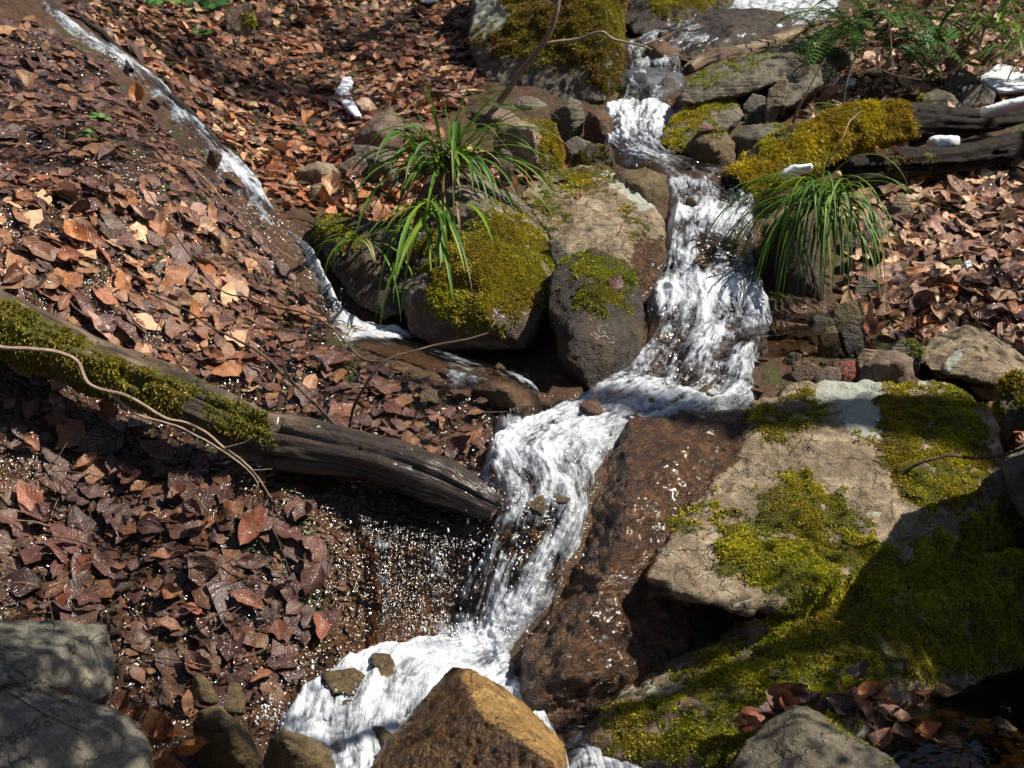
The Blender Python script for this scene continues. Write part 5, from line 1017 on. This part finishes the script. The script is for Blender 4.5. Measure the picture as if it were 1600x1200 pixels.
IZ = [(0, 34, ['purple brown', 'dark brown', 'chestnut', 'rust red', 'light brown'], ['flat', 'flat', 'curled', 'folded']), (1, 46, ['pale tan', 'light brown', 'pinkish brown', 'chestnut', 'orange brown', 'purple brown'], ['flat', 'flat', 'curled', 'folded']),
      (2, 62, ['purple brown', 'dark brown', 'purple brown', 'chestnut', 'rust red'], ['flat', 'flat', 'curled', 'folded', 'narrow']), (3, 24, ['light brown', 'orange brown', 'pale tan', 'chestnut'], ['flat', 'curled', 'folded']),
      (4, 22, ['rust red', 'orange brown', 'pale tan', 'chestnut'], ['curled', 'folded', 'upright']), (5, 8, ['orange brown', 'rust red', 'pinkish brown'], ['curled', 'flat']),
      (6, 44, ['pale tan', 'pinkish brown', 'light brown', 'chestnut', 'purple brown', 'orange brown'], ['flat', 'curled', 'folded', 'narrow']), (7, 20, ['purple brown', 'dark brown', 'chestnut', 'light brown'], ['flat', 'curled']),
      (8, 8, ['pale tan', 'light brown', 'orange brown'], ['curled', 'narrow']), (9, 10, ['light brown', 'rust red', 'pale tan', 'orange brown'], ['curled', 'upright', 'folded'])]
for zi, cnt, cols_, kinds in IZ:
    poly = ZONES[zi][0]; xs = [p[0] for p in poly]; ys = [p[1] for p in poly]; k = 0; guard = 0
    while k < cnt and guard < 4000:
        guard += 1; px = random.uniform(max(5, min(xs)), min(1595, max(xs))); py = random.uniform(max(5, min(ys)), min(1195, max(ys)))
        if not bool(inpoly([px], [py], poly)[0]): continue
        if any(bool(inpoly([px], [py], w_)[0]) for w_ in WPOLY[:3]): continue
        if px < 260 and py > 960: continue
        h = cast(px, py)
        if h is None or not h[2].name.startswith('ground'): continue
        if put_leaf(px, py, random.choice(kinds), random.choice(cols_), random.uniform(.058, .112), lift=.022): k += 1
for px, py, kd, c, s_, w_ in [(1085,175,'curled','pale tan',.09,'on the moss covered rock under the slab'),(1125,195,'flat','pinkish brown',.09,'on the moss covered rock under the slab'),(1105,205,'folded','rust red',.08,'on the moss covered rock under the slab'),(1145,185,'curled','light brown',.08,'on the moss covered rock under the slab'),
     (1070,215,'flat','chestnut',.09,'sliding off the moss covered rock'),(925,1070,'flat','rust red',.075,'in the wet hollow of the huge boulder'),(950,1055,'folded','rust red',.08,'in the wet hollow of the huge boulder'),(975,1045,'flat','chestnut',.08,'in the wet hollow of the huge boulder'),
     (990,1030,'curled','rust red',.07,'topmost in the wet hollow of the huge boulder'),(940,1035,'flat','dark brown',.07,'in the wet hollow of the huge boulder'),(1000,1060,'flat','chestnut',.06,'by the moss of the wet hollow'),(840,1050,'narrow','rust red',.06,'alone low on the brown wet slab'),
     (1440,712,'flat','light brown',.05,'on the moss at the flank of the huge boulder'),(1545,650,'curled','pale tan',.09,'heaped at the back corner of the huge boulder'),(1560,690,'upright','pale tan',.09,'heaped at the back corner of the huge boulder'),(1575,665,'folded','light brown',.09,'heaped at the back corner of the huge boulder'),
     (1535,735,'curled','pinkish brown',.07,'hanging beside the edge boulder'),(958,445,'flat','purple brown',.07,'on the mossy top of the dark wet block'),(90,1082,'narrow','light brown',.055,'on top of the grey slab in shade'),(880,285,'flat','chestnut',.06,'on the broad sloping boulder'),(905,310,'narrow','rust red',.05,'on the broad sloping boulder'),
     (1400,238,'folded','pinkish brown',.09,'between the two rotten logs'),(1480,190,'upright','light brown',.1,'standing on the mossed log near the snow'),(1370,245,'curled','pale tan',.09,'big curled one between the two rotten logs'),(235,155,'upright','orange brown',.1,'standing in the side stream beside the thick stick'),(350,222,'curled','rust red',.09,'at the end of the thick dark stick'),(365,232,'flat','rust red',.08,'at the end of the thick dark stick')]:
    put_leaf(px, py, kd, c, s_, lift=.008, where=w_)
# two wet drifts of leaves against the foot of the boulder
def drift(pts, n, where, zone_cols, y0, dz=.02):
    for k in range(n):
        px, py = pts[k % len(pts)]; px += random.gauss(0, 14); py += random.gauss(0, 9); yy = y0 + (1150 - py) * .0016; p = P(px, py, yy)
        kind = random.choice(['flat', 'curled', 'curled', 'folded', 'upright']); c = random.choice(zone_cols); sz = random.uniform(.06, .1)
        o = bpy.data.objects.new('fallen_leaf', LMESH[(kind, random.randrange(3), c)]); COL.objects.link(o); o.location = p.tolist(); o.scale = (sz, sz, sz)
        o.rotation_euler = (random.gauss(.35, .4), random.gauss(0, .4), random.uniform(0, 6.28))
        nm = {'flat': 'flat', 'curled': 'curled', 'folded': 'folded', 'upright': 'upstanding'}[kind]
        tag(o, f'{nm} wet {c} leaf in the {where}', 'leaf', 'fallen leaves strewn over the banks and stones')
drift([(1165,1130),(1190,1115),(1215,1105),(1240,1098),(1265,1092),(1285,1098)], 11, 'drift wedged behind the mottled pointed rock', ['rust red', 'chestnut', 'purple brown'], 2.46)
drift([(1310,1100),(1340,1115),(1345,1070),(1370,1085),(1370,1120),(1400,1110),(1430,1120),(1450,1150),(1410,1150),(1380,1140),(1440,1095),(1330,1085)], 26, 'drift floating at the dark pool edge', ['rust red', 'chestnut', 'purple brown', 'dark brown', 'orange brown'], 2.42)
drift([(205,1110),(235,1140),(255,1160),(285,1180),(270,1195)], 9, 'gap between the shaded slab and olive stone', ['rust red', 'chestnut', 'orange brown'], 2.28)

# ------------------------------------------------------------------ splashing drops
def drops():
    Vs, Fs, n = [], [], 0
    oc = np.array([(1,0,0),(-1,0,0),(0,1,0),(0,-1,0),(0,0,1),(0,0,-1)], float); of = np.array([(0,2,4),(2,1,4),(1,3,4),(3,0,4),(2,0,5),(1,2,5),(3,1,5),(0,3,5)])
    for (cx, cy, sx, sy, cnt) in [(870,650,26,18,160),(790,770,60,25,120),(780,880,70,60,260),(740,990,60,16,260),(520,1070,60,30,160),(1100,470,60,14,220),(1110,410,60,40,140),(1135,300,14,16,90),(1010,250,40,12,60),(1010,590,60,25,140),(520,480,15,25,50),(850,700,60,20,140),(1000,170,40,6,50),(1180,15,60,8,50),(430,1120,20,16,60)]:
        for k in range(cnt):
            px = random.gauss(cx, sx * .7); py = random.gauss(cy, sy * .7); h = hit(px, py); lf = abs(random.gauss(0, .022)) + .02; p = P(px, py, h[1] - lf * .8); r = random.choice([.0012, .0016, .002, .003]) * random.uniform(.6, 1.2)
            st = np.array([1, 1, random.uniform(1, 2.6)]); Vs.append(p + oc * r * st); Fs.append(of + n); n += 6
    o = fastmesh('water_drops', np.vstack(Vs), np.vstack(Fs), M['drop']); tag(o, 'bright drops of water flung up along the cascades', 'splash', kind='stuff')
s_ = NT('water_drop'); M['drop'] = s_.done(s_.bsdf(Base_Color=(.8, .87, .95, 1), Roughness=.08, Specular_IOR_Level=.9).outputs[0])
drops()

# ------------------------------------------------------------------ trees around the glen (outside the picture; boughs added and placed to throw the dappled shade)
def tree(name, root, H, r, label, limbs=(), seed=1):
    rr = random.Random(seed); t = empty(name, root, label, 'tree'); root = np.array(root, float)
    top = root + np.array([rr.gauss(0, .2), rr.gauss(0, .2), H]); pts = [root, root + (top - root) * .35 + np.array([rr.gauss(0, .08), rr.gauss(0, .08), 0]), root + (top - root) * .7, top]
    V, Nn, F, UV, th, C = tube(pts, [r, r * .85, r * .6, r * .15], 90, 28); V = V.reshape(-1, 3); V = V + Nn.reshape(-1, 3) * (.05 * r * np.abs(fbm(V * np.array([1, 1, .3]), 14, 3)))[:, None]
    z = np.zeros(len(V)); fastmesh('trunk', V, F, M['bark'], {'moss': z, 'wet': z}, uv=UV, base=root, parent=t)
    for (e, cr, n) in limbs:
        e = np.array(e, float); k = min(.8, max(.2, (e[2] - root[2] - .8) / H)); s0 = root + (top - root) * k
        V, Nn, F, UV, th, C = tube([s0, s0 * .5 + e * .5 + np.array([0, 0, .15]), e], [r * .3, r * .2, .01], 50, 10); V = V.reshape(-1, 3); z = np.zeros(len(V)); L = fastmesh('limb', V, F, M['bark'], {'moss': z, 'wet': z}, uv=UV, base=root, parent=t)
        if n:
            c = e + rng.normal(size=(n, 3)) * np.array(cr) * .5; cl = fbm(c, 2.5, 2); c = c[cl > -.25]; m = len(c); d = rng.normal(size=(m, 3)); d /= np.linalg.norm(d, axis=1)[:, None]; sd = np.cross(d, rng.normal(size=(m, 3))); sd /= np.linalg.norm(sd, axis=1)[:, None]; l = .05
            Vq = np.stack([c, c + d * l * .5 + sd * l * .2, c + d * l, c + d * l * .5 - sd * l * .2], 1).reshape(-1, 3); fastmesh('crown', Vq, np.arange(m * 4).reshape(-1, 4), M['blade'], col=np.tile([.05, .09, .02], (m * 4, 1)), uv=np.zeros((m * 4, 2)), base=root, parent=t)
    return t
def gz(x, y): return (x, y, float(hbase(x, y)) - .05)
SV = np.array(SUN)
def over(px, py, y, t): return P(px, py, y) + SV * t
tree('evergreen_tree', gz(4.1, 3.0), 5.5, .14, 'evergreen tree with low boughs added to shade the lower pool and grey slabs', [(over(10, 1060, 2.15, 2.7), (.42, .45, .3), 5200), (over(1510, 1120, 2.5, 2.5), (.6, .4, .3), 3600), (over(1480, 480, 4.15, 2.2), (.75, .45, .3), 1100), (over(1450, 60, 6.0, 2.6), (1.1, .9, .4), 1500)], 2)
tree('evergreen_tree', gz(2.2, 9.2), 7.0, .16, 'evergreen tree uphill of the cascade with boughs added to shade the top of the leafy slope', [(over(600, 40, 6.8, 2.8), (1.5, .5, .4), 5500), (over(380, 130, 5.8, 3.0), (1.0, .3, .3), 3200), ((3.5, 8.8, 5.6), (0, 0, 0), 0)], 3)
tree('bare_tree', gz(1.1, 9.9), 7.5, .11, 'thinner leafless trunk uphill behind the straight one', [((.2, 9.3, 5.5), (0, 0, 0), 0)], 4)
tree('bare_tree', gz(-3.0, 8.2), 7.0, .15, 'leafless trunk high on the leafy slope', [((-2.0, 8.2, 6.6), (0, 0, 0), 0)], 5)
